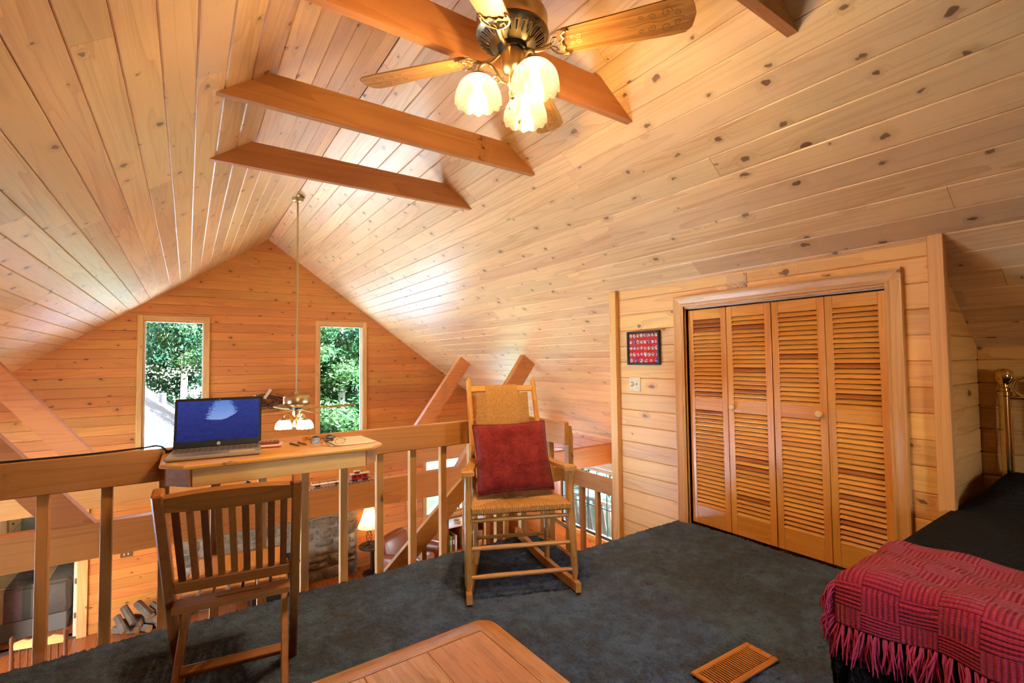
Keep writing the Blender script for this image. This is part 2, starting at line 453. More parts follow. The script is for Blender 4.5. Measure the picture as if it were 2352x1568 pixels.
# --- gable windows with casings, frames and panes
MT['frame'] = plain('white_vinyl_frame', srgb(214, 208, 200), .4)
def window_y(idx, x0, x1, z0, z1, y, label, cw=.065, mull=(), blind=0):
    mb = MB()
    fw = .028
    for (a, b, c, d) in ((x0, x0+fw, z0, z1), (x1-fw, x1, z0, z1), (x0+fw, x1-fw, z0, z0+fw), (x0+fw, x1-fw, z1-fw, z1)):
        mb.box(((a+b)/2, y+.085, (c+d)/2), (b-a, .05, d-c), bev=.004)
    w = struct(mb.build('window_%d' % idx, MT['frame']), label, 'window')
    for (a, b, c, d, nm, ax) in ((x0-cw, x0, z0-cw, z1+cw, 'casing', 'trimz'), (x1, x1+cw, z0-cw, z1+cw, 'casing', 'trimz'), (x0, x1, z1, z1+cw, 'casing', 'trimx'), (x0, x1, z0-cw, z0, 'casing', 'trimx')):
        MB().box(((a+b)/2, y-.007, (c+d)/2), (b-a-.001, .016, d-c-.001), bev=.003).build(nm, MT[ax], w)
    for (a, b, c, d) in ((x0, x0+.012, z0, z1), (x1-.012, x1, z0, z1), (x0, x1, z1-.012, z1), (x0, x1, z0, z0+.012)):
        MB().box(((a+b)/2, y+.03, (c+d)/2), (b-a, .062, d-c)).build('reveal', MT['trimz'], w)
    MB().box(((x0+x1)/2, y+.09, (z0+z1)/2), (x1-x0-.05, .004, z1-z0-.05)).build('pane', MT['glass'], w)
    for (kind, p) in mull:
        if kind == 'v': MB().box((p, y+.088, (z0+z1)/2), (.02, .014, z1-z0-.05)).build('glazing_bar', MT['dark_iron'], w)
        else: MB().box(((x0+x1)/2, y+.088, p), (x1-x0-.05, .014, .02)).build('glazing_bar', MT['dark_iron'], w)
    return w
window_y(1, *WIN[0], YG, 'tall narrow gable window behind the laptop, metal roof outside')
window_y(2, *WIN[1], YG, 'tall narrow gable window beside the small ceiling fan, trees outside')
w3 = window_y(3, *WIN[2], YG, 'lower gridded window under the tie beam, seen between balusters', mull=(('v', 4.13), ('v', 4.5), ('h', -1.02), ('h', -1.40)))
for k in range(4):
    MB().box((4.31, YG+.045, -.615-k*.035), (1.06, .02, .030), bev=.004).build('blind_fold', MT['white'], w3)

# --- right wall of the great room, gridded windows and white blind
def wall_x(name, x0, x1, y0, y1, z0, z1, holes, label):
    mb = MB(); cuts = sorted({y0, y1}|{h[0] for h in holes}|{h[1] for h in holes})
    for a, b in zip(cuts[:-1], cuts[1:]):
        hs = [(h[2], h[3]) for h in holes if h[0] <= a+1e-6 and h[1] >= b-1e-6]
        for p, q in minus((z0, z1), hs): mb.prism([(a, p), (b, p), (b, q), (a, q)], 'x', x0, x1)
    return struct(mb.build(name, MT['backing'], smooth=0), label, 'wall')
RW = [(5.42, 6.72, -1.72, -.47), (2.90, 4.10, -1.72, -.40)]  # second opening is unseen, added for the stair-side fill lamp
rw = wall_x('wall_right', XW+.02, XW+.12, YB, YG+.1, ZF-.05, .2, RW, 'pine boarded side wall with gridded window beyond the stairs')
z = ZF
while z < -.02:
    holes = [(h[0], h[1]) for h in RW if h[2] < z+PW/2 < h[3]]
    for p, q in minus((2.6, YG), holes):
        for a, b in split(p, q, 1.8, 3.6):
            plank(rw, b-a, PW-.001, .02, V((XW+.02, (a+b)/2, z+PW/2)), V((0, 1, 0)), V((0, 0, 1)), V((-1, 0, 0)), MT['gable'], g=.004)
    z += PW
y0, y1, z0, z1 = RW[0]
mb = MB()
for (a, b, c, d) in ((y0, y0+.03, z0, z1), (y1-.03, y1, z0, z1), (y0, y1, z0, z0+.04), (y0, y1, z1-.03, z1), (y0, y1, -.79, -.755)):
    mb.box((XW+.05, (a+b)/2, (c+d)/2), (.05, b-a, d-c))
w4 = struct(mb.build('window_4', plain('dark_window_sash', srgb(70, 66, 62), .5)), 'gridded window with rolled white blind beyond the stair railing', 'window')
for (a, b, c, d) in ((y0-.07, y0, z0-.07, z1+.07), (y1, y1+.07, z0-.07, z1+.07), (y0, y1, z1, z1+.07), (y0, y1, z0-.07, z0)):
    MB().box((XW-.006, (a+b)/2, (c+d)/2), (.016, b-a, d-c), bev=.003).build('casing', MT['trimz'], w4)
MB().box((XW+.055, (y0+y1)/2, (z0+z1)/2), (.004, y1-y0-.05, z1-z0-.05)).build('pane', MT['glass'], w4)
for p in (5.63, 5.85, 6.07, 6.29, 6.50):
    MB().box((XW+.055, p, (z0+z1)/2), (.012, .014, z1-z0-.05)).build('glazing_bar', MT['black'], w4)
MB().box((XW+.055, (y0+y1)/2, -1.25), (.012, y1-y0-.05, .014)).build('glazing_bar', MT['black'], w4)
for k in range(3):
    MB().box((XW+.012, (y0+y1)/2, -.50-k*.065), (.03, y1-y0-.06, .060), bev=.006).build('blind_fold', MT['white'], w4)

# --- left wall and rear wall of the house (outside the picture), lower floor
LW = [(4.05, 7.35, -1.7, -.45)]  # unseen opening, added for the left fill lamp
lw = wall_x('wall_left', XL-.12, XL-.02, YB, YG+.1, ZF-.05, .2, LW, 'pine boarded side wall of the great room below the left slope')
z = ZF
while z < -.1:
    holes = [(h[0], h[1]) for h in LW if h[2] < z+PW/2 < h[3]]
    for a, b in minus((2.9, YG), holes):
        plank(lw, b-a, PW-.001, .02, V((XL-.02, (a+b)/2, z+PW/2)), V((0, 1, 0)), V((0, 0, 1)), V((1, 0, 0)), MT['gable'], g=.004)
    z += PW
BW = [(.72, 1.38, .87, 1.73)]
bw = gable_backing(YB-.14, YB-.02, BW, 'wall_rear', 'pine boarded gable wall at the rear of the loft')
z = ZF
while z < ZR-.1:
    half = (ZR-z)/SL
    holes = [(h[0], h[1]) for h in BW if h[2] < z+PW/2 < h[3]]
    for a, b in minus((max(XL, XR-half), min(XW, XR+half)), holes):
        if z > -.1: plank(bw, b-a, PW-.001, .02, V(((a+b)/2, YB-.02, z+PW/2)), V((1, 0, 0)), V((0, 0, 1)), V((0, 1, 0)), MT['gable'], g=.004)
    z += PW
lf = MB(); lf.box(((XL+XW)/2, (YB+YG)/2, ZF-.06), (XW-XL+.3, YG-YB+.4, .12)); lf.box((-2.4, YG+1.6, ZF-.06), (3.4, 3.0, .12))
MT['hardwood'] = wood('hardwood_floor', light=srgb(160, 84, 40), dark=srgb(116, 52, 20), axis='y', knots=0, ring=16, rough=.25, contrast=1.2, vary=.02)
fl_low = struct(lf.build('floor_lower', MT['hardwood'], smooth=0), 'reddish hardwood floor of the room below the loft', 'floor')

# --- loft floor with carpet
fl = MB()
fl.box(((XK-1.64)/2, (YB+2.28)/2, -.13), (XK+1.64, 2.28-YB, .22)); fl.box(((1.98-1.64)/2, (2.28+2.70)/2, -.13), (3.62, .42, .22))
floor = struct(fl.build('floor', MT['trimx'], smooth=0), 'loft floor under dark blue grey carpet', 'floor')
def carpet():
    n = N('blue_grey_carpet'); tc = n.n('TexCoord').outputs['Object']
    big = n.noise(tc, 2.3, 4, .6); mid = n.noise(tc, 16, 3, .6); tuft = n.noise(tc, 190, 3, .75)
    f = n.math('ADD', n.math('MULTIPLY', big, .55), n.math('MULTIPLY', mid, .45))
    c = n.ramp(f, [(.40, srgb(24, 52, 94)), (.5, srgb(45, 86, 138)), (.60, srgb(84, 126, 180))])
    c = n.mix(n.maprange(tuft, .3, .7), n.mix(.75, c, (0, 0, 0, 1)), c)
    n.l(c, n.p.inputs['Base Color']); n.p.inputs['Roughness'].default_value = .95; n.p.inputs['Specular IOR Level'].default_value = .1
    n.p.inputs['Sheen Weight'].default_value = .25; n.p.inputs['Sheen Roughness'].default_value = .6
    n.bump(tuft, .9, .012); return n.mat
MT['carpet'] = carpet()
def carpet_patch(x0, x1, y0, y1, st, edge, lift=0., notch=False):
    """pile surface; free edges roll down over the edge of the floor"""
    xs = np.arange(x0, x1+st*.5, st); ys = np.arange(y0, y1+st*.5, st); xs[-1] = x1; ys[-1] = y1
    X, Y = np.meshgrid(xs, ys); fine = st < .02
    Z = np.random.normal(.013, .0034 if fine else .001, X.shape)+lift
    if fine: X = X+np.random.normal(0, st*.25, X.shape); Y = Y+np.random.normal(0, st*.25, Y.shape)
    Z += .004*np.sin(X*9+1.3*np.sin(Y*7))*np.sin(Y*11)
    dd = np.full(X.shape, 9.)
    if edge:
        dd = np.where(X < 1.985, 2.715-Y, 2.285-Y)
        if notch: dd = np.where(Y > 2.285, np.minimum(dd, 1.990-X), dd)
    Z += np.where(dd < .03, -((.03-np.clip(dd, -.02, .03))/.03)**2*.035, 0)
    ny, nx = X.shape; idx = np.arange(nx*ny).reshape(ny, nx)
    f = np.stack([idx[:-1, :-1], idx[:-1, 1:], idx[1:, 1:], idx[1:, :-1]], -1).reshape(-1, 4)
    if notch:
        cx = (X[:-1, :-1]+X[1:, 1:]).reshape(-1)/2; cyy = (Y[:-1, :-1]+Y[1:, 1:]).reshape(-1)/2
        f = f[~((cx > 1.998) & (cyy > 2.293))]
    return np.stack([X, Y, Z], -1).reshape(-1, 3), f
VS, FS = [], []; base = 0
for p in (carpet_patch(-.75, XC-.002, .55, 2.718, .0085, True, 0, True), carpet_patch(-1.64, -.745, YB, 2.715, .04, True),
          carpet_patch(-.76, XC, YB, .56, .04, False, -.004), carpet_patch(XC-.01, XK, YB, .765, .04, False, -.004)):
    VS.append(p[0]); FS.append(p[1]+base); base += len(p[0])
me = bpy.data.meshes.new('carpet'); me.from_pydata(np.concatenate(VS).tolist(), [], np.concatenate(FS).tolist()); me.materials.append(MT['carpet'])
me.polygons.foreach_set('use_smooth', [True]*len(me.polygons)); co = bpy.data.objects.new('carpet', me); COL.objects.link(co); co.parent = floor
co['label'] = 'dark blue grey cut pile carpet'
lk = MB().box((-1.70, (YB+YR)/2, .6), (.1, YR-YB, 1.3)).build('wall_knee_left', MT['gable'], smooth=0)
struct(lk, 'low pine knee wall at the left side of the loft', 'wall')

# --- closet wall, alcove return and knee wall
zt = roof_z(XC)
OP = (.955, 2.180, 0, 1.575)            # closet opening
cwm = MB()
for (a, b, c, d) in ((OP[1], 2.84, -1.0, zt), (.765, OP[0], -.1, zt), (OP[0], OP[1], OP[3], zt)):
    cwm.box((XC+.05, (a+b)/2, (c+d)/2), (.06, b-a, d-c))
cwm.box((XC+.9, 2.83, 0), (1.75, .04, 3.2)); cwm.box((XC+.65, 1.83, 0), (.03, 1.94, 3.0)); cwm.box((XC+.42, 1.5, -.1), (.62, 2.6, .02))
cw = struct(cwm.build('wall_closet', MT['backing'], smooth=0), 'pine boarded wall around the louvered closet doors', 'wall')
z = -6*PW
while z < zt:
    h = min(PW, zt-z); holes = [(OP[0], OP[1])] if z < OP[3]-.03 else []
    ivs = minus((.77, 2.83), holes) if z >= -.01 else [(2.1, 2.83)]
    for a, b in ivs:
        if h > .02: plank(cw, b-a, h-.001, .02, V((XC+.02, (a+b)/2, z+h/2)), V((0, 1, 0)), V((0, 0, 1)), V((-1, 0, 0)), MT['closetwall'])
    z += PW
rt = struct(MB().prism([(XC+.03, 0), (XK+.05, 0), (XK+.05, roof_z(XK+.05)), (XC+.03, roof_z(XC+.03))], 'y', .787, .85).build('wall_alcove', MT['backing'], smooth=0), 'pine boarded return wall beside the bed alcove', 'wall')
z = 0
while z < zt-.02:
    x1 = min(XK, XR+(ZR-z)/SL)
    plank(rt, x1-XC-.021, PW-.001, .02, V(((XC+.021+x1)/2, .785, z+PW/2)), V((1, 0, 0)), V((0, 0, 1)), V((0, -1, 0)), MT['closetwall'])
    z += PW
kw = struct(MB().box((XK+.06, -.75, .62), (.08, 3.1, 1.30)).build('wall_knee', MT['backing'], smooth=0), 'low pine knee wall behind the brass headboard', 'wall')
z = 0
while z < roof_z(XK)-.02:
    for a, b in split(YB, .765, 1.6, 3):
        plank(kw, b-a, PW-.001, .02, V((XK+.02, (a+b)/2, z+PW/2)), V((0, 1, 0)), V((0, 0, 1)), V((-1, 0, 0)), MT['closetwall'])
    z += PW
tr = MB().box((XC-.012, 2.862, .35), (.055, .075, 2.84), bev=.003).build('trim_1', MT['trimz']); struct(rel(tr, (XC, 2.862, 0)), 'upright corner board at the stair end of the closet wall', 'trim')
tr = MB().box((XC-.006, .742, .885), (.05, .062, 1.80), bev=.003).build('trim_2', MT['trimz']); struct(rel(tr, (XC, .742, 0)), 'upright corner board between closet and bed alcove', 'trim')
# casing around the closet opening: stepped moulding with mitred corners
prof = [(0, 0), (0, .014), (.012, .019), (.022, .016), (.040, .020), (.058, .024), (.068, .030), (.075, .030), (.075, 0)]
def casing(path, name, mat, parent):
    """path: list of (y, z, outward y, outward z) corner points"""
    mb = MB(); vs = []; n = len(prof)
    for (y, z, oy, oz) in path:
        for (w, t) in prof: vs.append((XC-t, y+oy*w, z+oz*w))
    fs = [(i*n+k, i*n+k+1, (i+1)*n+k+1, (i+1)*n+k) for i in range(len(path)-1) for k in range(n-1)]
    mb.add(vs, fs); return mb.build(name, mat, parent, smooth=20)
cs = casing([(OP[1], 0, 1, 0), (OP[1], OP[3], 1, 1)], 'trim_3', MT['trimz'], None)
struct(cs, 'stepped wood casing framing the louvered closet opening', 'trim')
casing([(OP[1], OP[3], 1, 1), (OP[0], OP[3], -1, 1)], 'head_casing', MT['trimy'], cs)
casing([(OP[0], OP[3], -1, 1), (OP[0], 0, -1, 0)], 'side_casing', MT['trimz'], cs)
jb = MB(); jb.box((XC+.04, OP[1]+.006, OP[3]/2), (.10, .012, OP[3])).box((XC+.04, OP[0]-.006, OP[3]/2), (.10, .012, OP[3])).box((XC+.04, (OP[0]+OP[1])/2, OP[3]+.006), (.10, OP[1]-OP[0], .012))
jb.build('jamb', MT['trimz'], cs, smooth=0)
tk = MB().box((XC+.038, (OP[0]+OP[1])/2, OP[3]-.013), (.034, OP[1]-OP[0], .022), bev=.003).build('track', MT['steel'], cs); tk['label'] = 'bright metal door track'
# baseboards of the alcove are hidden by the bed; nail dots on the corner boards
# --- collar beams
for k, (yy, lab) in enumerate(((3.53, 'farthest collar beam across the ceiling, near the small fan rod'), (2.63, 'collar beam just beyond the ceiling fan, second from the far end'), (1.742, 'collar beam directly behind the ceiling fan motor'), (.885, 'collar beam nearest the camera, only its lower end showing'))):
    zb, zp = 2.495, 2.665
    h0 = (ZR-zb)/SL; h1 = (ZR-zp)/SL
    o = MB().prism([(XR-h0, zb), (XR+h0, zb), (XR+h1, zp), (XR-h1, zp)], 'y', yy, yy+.042).build('collar_beam', MT['collar'], smooth=0)
    rel(o, (XR, yy, zb)); struct(o, lab, 'beam'); o['group'] = 'collar beams'
# --- tie beams and braces of the two trusses over the great room
for (yy, which) in ((5.17, 'near'), (6.95, 'far')):
    o = MB().prism([(XL, -.37), (XW, -.37), (XW, -.088), (XL, -.088)], 'y', yy, yy+.10).build('tie_beam', MT['beamx'], smooth=0)
    rel(o, (XR, yy, -.37)); struct(o, {'near': 'pine tie beam carrying the toy train', 'far': 'pine tie beam behind the one with the toy train'}[which], 'beam')
    for s in (-1, 1):
        xf = XR+s*1.655; up = V((s*.72, 0, 1)).normalized()
        # brace: parallelogram in the xz plane from the tie beam to the roof boards
        w = .20
        def at(x, zz): return (x, zz)
        k = 1.34
        def xz(x0):
            zz = -.088; t = (ZR-SL*abs(x0-XR)-zz)/(k+SL); return (x0+s*t, zz+k*t)
        p0 = (xf, -.088); p1 = xz(xf); q0 = (xf+s*.27, -.088); q1 = xz(xf+s*.27)
        o = MB().prism([p0, q0, q1, p1], 'y', yy+.002, yy+.098).build('brace', wood('brace_pine_%s_%d' % (which, s), **PINE_B, axis='x', rough=.5, knots=.8, ring=6, kx=1.5, ky=3), smooth=0)
        rel(o, (xf, yy, -.088))
        struct(o, 'diagonal roof brace on the %s truss, %s side of the ridge' % (which, 'left' if s < 0 else 'right'), 'brace')
# ================================================================ loft railing
rl = thing('guard_railing', 'pine guard railing along the carpeted loft edge with square balusters', 'railing', (.2, YR, 0))
rx, ry = .2, YR
mb = MB().box((-.11-rx, .02, .740), (4.18, .038, .144), bev=.004); mb.build('top_rail', MT['railx'], rl)
MB().box((2.000-rx, 2.548-ry, .728), (.038, .43, .144), bev=.004).build('return_rail', MT['raily'], rl)
for i in range(-5, 13):
    xx = -.4895+.2035*i
    MB().box((xx-rx, .062, .28), (.040, .040, 1.02), bev=.002).build('baluster', MT['railz'], rl)
for yy in (2.56,):
    MB().box((2.041-rx, yy-ry, .28), (.040, .040, 1.00), bev=.002).build('baluster', MT['railz'], rl)
MB().prism([(2.022, -.35), (2.062, -.35), (2.062, .70), (2.050, .77), (2.022, .775)], 'y', 2.345, 2.385).build('newel_post', MT['railz'], rl, smooth=0).location = (-rx, -ry, 0)

# ================================================================ desk shelf on the railing
dk = thing('desk_shelf', 'varnished pine desk shelf with clipped corners fixed to the railing', 'desk', (.36, 2.55, .70))
ox, oy, oz = .36, 2.55, .70
MT['desk'] = wood('varnished_desk_pine', light=srgb(226, 168, 84), dark=srgb(190, 124, 48), axis='x', knots=.3, ring=12, rough=.2, coat=.5)
MT['apron'] = wood('pale_apron_pine', light=srgb(224, 184, 116), dark=srgb(178, 128, 66), axis='x', knots=.9, ring=10, rough=.4, kx=2, ky=3)
top = [(-.092, 2.709), (-.092, 2.448), (-.008, 2.362), (.755, 2.326), (.822, 2.396), (.822, 2.709)]
def offs(poly, d):
    cx = sum(p[0] for p in poly)/len(poly); cy_ = sum(p[1] for p in poly)/len(poly)
    return [(p[0]+(d if p[0] < cx else -d), p[1]+(d if p[1] < 2.6 else 0)) for p in poly]
mb = MB(); L = [(p, .766) for p in offs(top, .004)]
def loops(mb, rings, o):
    n = len(rings[0][0]); vs = []
    for poly, z in rings: vs += [(p[0]-o[0], p[1]-o[1], z-o[2]) for p in poly]
    fs = [(i*n+k, i*n+(k+1) % n, (i+1)*n+(k+1) % n, (i+1)*n+k) for i in range(len(rings)-1) for k in range(n)]
    fs += [tuple(range(n))[::-1], tuple((len(rings)-1)*n+k for k in range(n))]
    mb.add(vs, fs)
loops(mb, [(offs(top, .010), .766), (offs(top, .002), .770), (top, .776), (top, .781), (offs(top, .003), .786), (offs(top, .010), .788)], (ox, oy, oz))
mb.build('desktop', MT['desk'], dk, smooth=30)
ap = offs(top, .030)
def apron(a, b, name, mat):
    MB().bar((a[0]-ox, a[1]-oy, .729-oz), (b[0]-ox, b[1]-oy, .729-oz), .022, .074, bev=.002).build(name, mat, dk)
apron(ap[2], ap[3], 'front_apron', MT['apron']); apron(ap[1], ap[2], 'corner_apron', MT['railx']); apron(ap[3], ap[4], 'corner_apron', MT['railx'])
apron((ap[0][0], 2.705), ap[1], 'side_apron', MT['raily']); apron(ap[4], (ap[5][0], 2.705), 'side_apron', MT['raily'])

# ================================================================ laptop
la = R(-6.8); lp = thing('laptop', 'open silver laptop showing a dark blue night desktop picture', 'laptop', (.114, 2.566, .7885), la)
MT['silver'] = plain('silver_plastic', srgb(158, 146, 132), .4, .3)
MT['keys'] = plain('grey_keys', srgb(92, 82, 74), .5)
MB().box((0, 0, .010), (.358, .236, .016), bev=.005).build('base', MT['silver'], lp)
mb = MB()
for r_ in range(6):
    for c_ in range(15):
        mb.box((-.160+c_*.0225+(.004 if r_ % 2 else 0), .085-r_*.0185, .0185), (.019, .0150 if r_ else .009, .002), bev=.0005)
kb = mb.build('keyboard', MT['keys'], lp); kb['kind'] = 'stuff'
MB().box((-.03, -.075, .0183), (.112, .070, .0006)).build('touchpad', plain('touchpad_grey', srgb(120, 110, 100), .3), lp)
MB().box((.105, -.078, .0183), (.10, .050, .0006)).build('sticker', plain('beige_sticker', srgb(205, 180, 150), .5), lp)
for sx in (-1, 1): MB().cyl((sx*.13-.02, .112, .016), (sx*.13+.02, .112, .016), .006).build('hinge', MT['black'], lp)
tilt = R(12)
def lidp(x, t, off=0): return (x, .112+sin(tilt)*t+cos(tilt)*off, .016+cos(tilt)*t-sin(tilt)*off)
lr = M4.Rotation(-tilt, 3, 'X')
lid = MB().box(lidp(0, .118, .004), (.358, .008, .232), lr, bev=.003).build('lid', MT['black'], lp)
def screen_mat():
    n = N('night_desktop_screen'); uv = n.n('TexCoord').outputs['Generated']
    sp = n.n('SeparateXYZ'); n.l(uv, sp.inputs[0]); x, z = sp.outputs[0], sp.outputs[2]
    ns = n.noise(uv, 9, 5, .7); ns2 = n.noise(uv, 30, 3, .7); nw = n.math('SUBTRACT', n.noise(uv, 5, 3, .6), .5)
    # bowl of pale sky framed by dark tree crowns and a hill line
    dx = n.math('DIVIDE', n.math('SUBTRACT', x, .47), .30)
    hill = n.math('ADD', .50, n.math('MULTIPLY', n.math('POWER', n.math('ABSOLUTE', dx), 2.6), .30))
    hill = n.math('ADD', hill, n.math('MULTIPLY', nw, .10))
    sky_ = n.maprange(n.math('SUBTRACT', z, hill), 0., .012)
    side = n.maprange(n.math('ABSOLUTE', dx), .98, 1.04, 1, 0)
    lt = n.maprange(n.math('ADD', n.math('MULTIPLY', dx, -.9), n.math('MULTIPLY', n.math('SUBTRACT', z, .55), .7)), .0, .75)
    rt_ = n.maprange(n.math('ADD', n.math('MULTIPLY', dx, .9), n.math('MULTIPLY', n.math('SUBTRACT', z, .55), .7)), .55, 1.15)
    lf = n.math('MAXIMUM', n.math('MULTIPLY', lt, .62), n.math('MULTIPLY', rt_, .66))
    crown = n.maprange(n.math('SUBTRACT', ns2, n.math('SUBTRACT', .78, lf)), 0., .03, 1, 0)
    sk = n.math('MULTIPLY', n.math('MULTIPLY', sky_, side), crown)
    base = n.ramp(n.noise(uv, 14, 5, .75), [(.35, srgb(30, 34, 92)), (.55, srgb(46, 56, 132)), (.75, srgb(58, 70, 150))])
    glow = n.ramp(z, [(0, srgb(34, 40, 100)), (1, srgb(70, 90, 190))])
    base = n.mix(.35, base, glow)
    skyc = n.ramp(z, [(.55, srgb(150, 180, 245)), (.95, srgb(110, 150, 235))])
    c = n.mix(sk, base, skyc)
    e = n.n('Emission'); n.l(c, e.inputs[0]); e.inputs[1].default_value = .75
    g = n.n('BsdfGlossy'); g.inputs['Roughness'].default_value = .15
    m = n.n('MixShader'); m.inputs[0].default_value = .05; n.l(e.outputs[0], m.inputs[1]); n.l(g.outputs[0], m.inputs[2]); n.l(m.outputs[0], n.out.inputs[0])
    return n.mat
mb = MB(); mb.box(lidp(0, .126, -.0008), (.336, .0012, .188), lr); mb.build('display', screen_mat(), lid, smooth=0)
lg = MB().cyl(lidp(0, .0165, -.0002), lidp(0, .0165, -.0012), .0075, seg=20).build('logo', plain('logo_white', srgb(225, 222, 215), .4), lid)
to = text_mesh('logo_letters', 'hp', .0125, MT['black'], lid, lidp(0, .0175, -.0015), (R(90)-tilt, 0, 0), .25)
MB().cyl(lidp(0, .226, -.0002), lidp(0, .226, -.0008), .0022, seg=12).build('webcam', MT['silver'], lid)
# power cable along the rail
cb_ = spline([(-1.9, 2.735, .817), (-1.2, 2.722, .817), (-.7, 2.724, .817), (-.35, 2.728, .817), (-.18, 2.732, .822), (-.105, 2.724, .826), (-.075, 2.690, .808), (-.062, 2.675, .799)], 8)
o = MB().tube(cb_, .0042, 8).build('power_cable', MT['black']); tag(rel(o, (-.4, 2.73, .817)), 'thin black power cable lying along the railing top to the laptop', 'cable')
MB().tube([(.348, -.058, -.010), (.325, -.042, -.018)], .0062, 10).build('plug_sleeve', MT['black'], o)

# small things on the desk
DZ = .7885
pd = thing('paper_pad', 'small red covered paper pad under the calculator', 'notepad', (.345, 2.635, DZ), R(-12))
MB().box((0, 0, .003), (.098, .105, .006), bev=.001).build('cover', plain('red_pad_cover', srgb(150, 52, 44), .5), pd)
MB().box((.004, -.002, .009), (.094, .100, .006), bev=.001).build('sheets', plain('pink_white_paper', srgb(232, 200, 185), .7), pd)
ca = thing('calculator', 'reddish brown pocket calculator lying on the paper pad', 'calculator', (.335, 2.640, DZ+.0125), R(-8))
MB().box((0, 0, .006), (.098, .056, .012), bev=.004).build('body', plain('brown_leatherette', srgb(120, 50, 34), .4), ca)
for k in range(5): MB().box((-.036+k*.018, .002, .0125), (.0085, .040, .003), bev=.001).build('key_row', plain('grey_rubber_%d' % k, srgb(150, 138, 122), .5), ca)
pens = [((.432, 2.640), (.458, 2.535), srgb(86, 80, 82), 'slim grey ballpoint pen nearest the calculator'), ((.470, 2.640), (.496, 2.545), srgb(138, 84, 40), 'brown wooden pencil between grey pen and eyeglasses')]
for (a, b, c, lab) in pens:
    nm = 'pen' if 'pen ' in lab and 'pencil' not in lab else 'pencil'
    mb = MB(); a3 = V((a[0], a[1], DZ+.0045)); b3 = V((b[0], b[1], DZ+.0045)); d_ = (b3-a3).normalized()
    mb.tube([a3, a3+d_*.006, b3-d_*.014, b3], [.0028, .004, .004, .001], 10)
    o = mb.build(nm, plain(nm+'_barrel', c, .35)); tag(rel(o, (a3+b3)/2), lab, nm)
    cl = MB().tube([a3+d_*.004, a3+d_*.03], .0044, 10).build('cap', plain(nm+'_cap', tuple(x*.4 for x in c[:3])+(1,), .35)); rel(cl, (a3+b3)/2); cl.location = (0, 0, 0); cl.parent = o
def eyeglasses(label, loc, rz, col, lens_col, w=.132, thick=.0012, dark=False):
    g = thing('eyeglasses', label, 'eyeglasses', loc, rz, None)
    fm = plain('glasses_wire', col, .3, .7); lm = plain('dark_lens', lens_col, .1) if dark else glass_mat('clear_lens')
    for s in (-1, 1):
        cx = s*w*.25; pts = []
        for k in range(17):
            t = 2*pi*k/16; pts.append((cx+cos(t)*w*.19, 0, .018+(sin(t)*.016)))
        MB().tube(pts, thick, 6, False).build('rim', fm, g)
        MB().lathe([(.0001, 0), (w*.185*.88, .0004)], (cx, 0, .018), 16, (0, 1, 0)).build('lens', lm, g)
        MB().tube([(s*w*.44, 0, .024), (s*w*.5, .004, .024), (s*w*.5, .09, .022), (s*w*.48, .125, .004)], thick, 6).build('temple', fm, g)
    MB().tube(spline([(-.010, 0, .020), (0, -.003, .026), (.010, 0, .020)], 4), thick, 6).build('bridge', fm, g)
    return g
eyeglasses('thin gold rimmed eyeglasses lying open in front on the desk', (.600, 2.455, DZ-.0008), R(8), (.55, .38, .15, 1), (1, 1, 1, 1))
eyeglasses('dark rimmed eyeglasses lying open behind the gold pair', (.575, 2.578, DZ-.0008), R(-4), (.05, .04, .04, 1), srgb(70, 66, 62), dark=True)
def paper_mat(name, base, ink, rows):
    n = N(name); uv = n.n('TexCoord').outputs['Generated']; sp = n.n('SeparateXYZ'); n.l(uv, sp.inputs[0])
    ln = n.math('GREATER_THAN', n.math('FRACT', n.math('MULTIPLY', sp.outputs[1], rows)), .62)
    wn = n.noise(n.vmath('MULTIPLY', uv, (40, rows, 1)), 1, 2, .5); on = n.math('MULTIPLY', ln, n.maprange(wn, .45, .5))
    mg = n.math('MULTIPLY', n.math('GREATER_THAN', sp.outputs[0], .08), n.math('LESS_THAN', sp.outputs[0], .92)); on = n.math('MULTIPLY', on, mg)
    n.l(n.mix(n.math('MULTIPLY', on, .55), base, ink), n.p.inputs['Base Color']); n.p.inputs['Roughness'].default_value = .7; return n.mat
for k, (lab, dx, dy, rz) in enumerate((('printed sheet of paper on top of the stack at the desk corner', 0, 0, 3), ('lower sheet of paper sticking out under the printed sheet', -.006, .004, -3))):
    mb = MB(); n_ = 8
    vs = []; w_, h_ = .205, .265
    zz = DZ+(.0034 if k == 0 else .0012)
    for i in range(n_+1):
        for j in range(n_+1):
            u, v_ = i/n_-.5, j/n_-.5; vs.append((u*w_, v_*h_, .0016*sin(u*5+v_*3)+(.004*max(0, -u-.42)*10 if k == 0 else 0)+.0016))
    fs = [(i*(n_+1)+j, (i+1)*(n_+1)+j, (i+1)*(n_+1)+j+1, i*(n_+1)+j+1) for i in range(n_) for j in range(n_)]
    o = mesh_obj('paper_sheet', vs, fs, paper_mat('printed_paper_%d' % k, srgb(240, 226, 208), srgb(120, 96, 84), 30))
    o.location = (.700+dx, 2.550+dy, zz-.0012); o.rotation_euler = (0, 0, R(-2+rz)); tag(o, lab, 'paper', 'papers on the desk')
    md = o.modifiers.new('thick', 'SOLIDIFY'); md.thickness = .0004

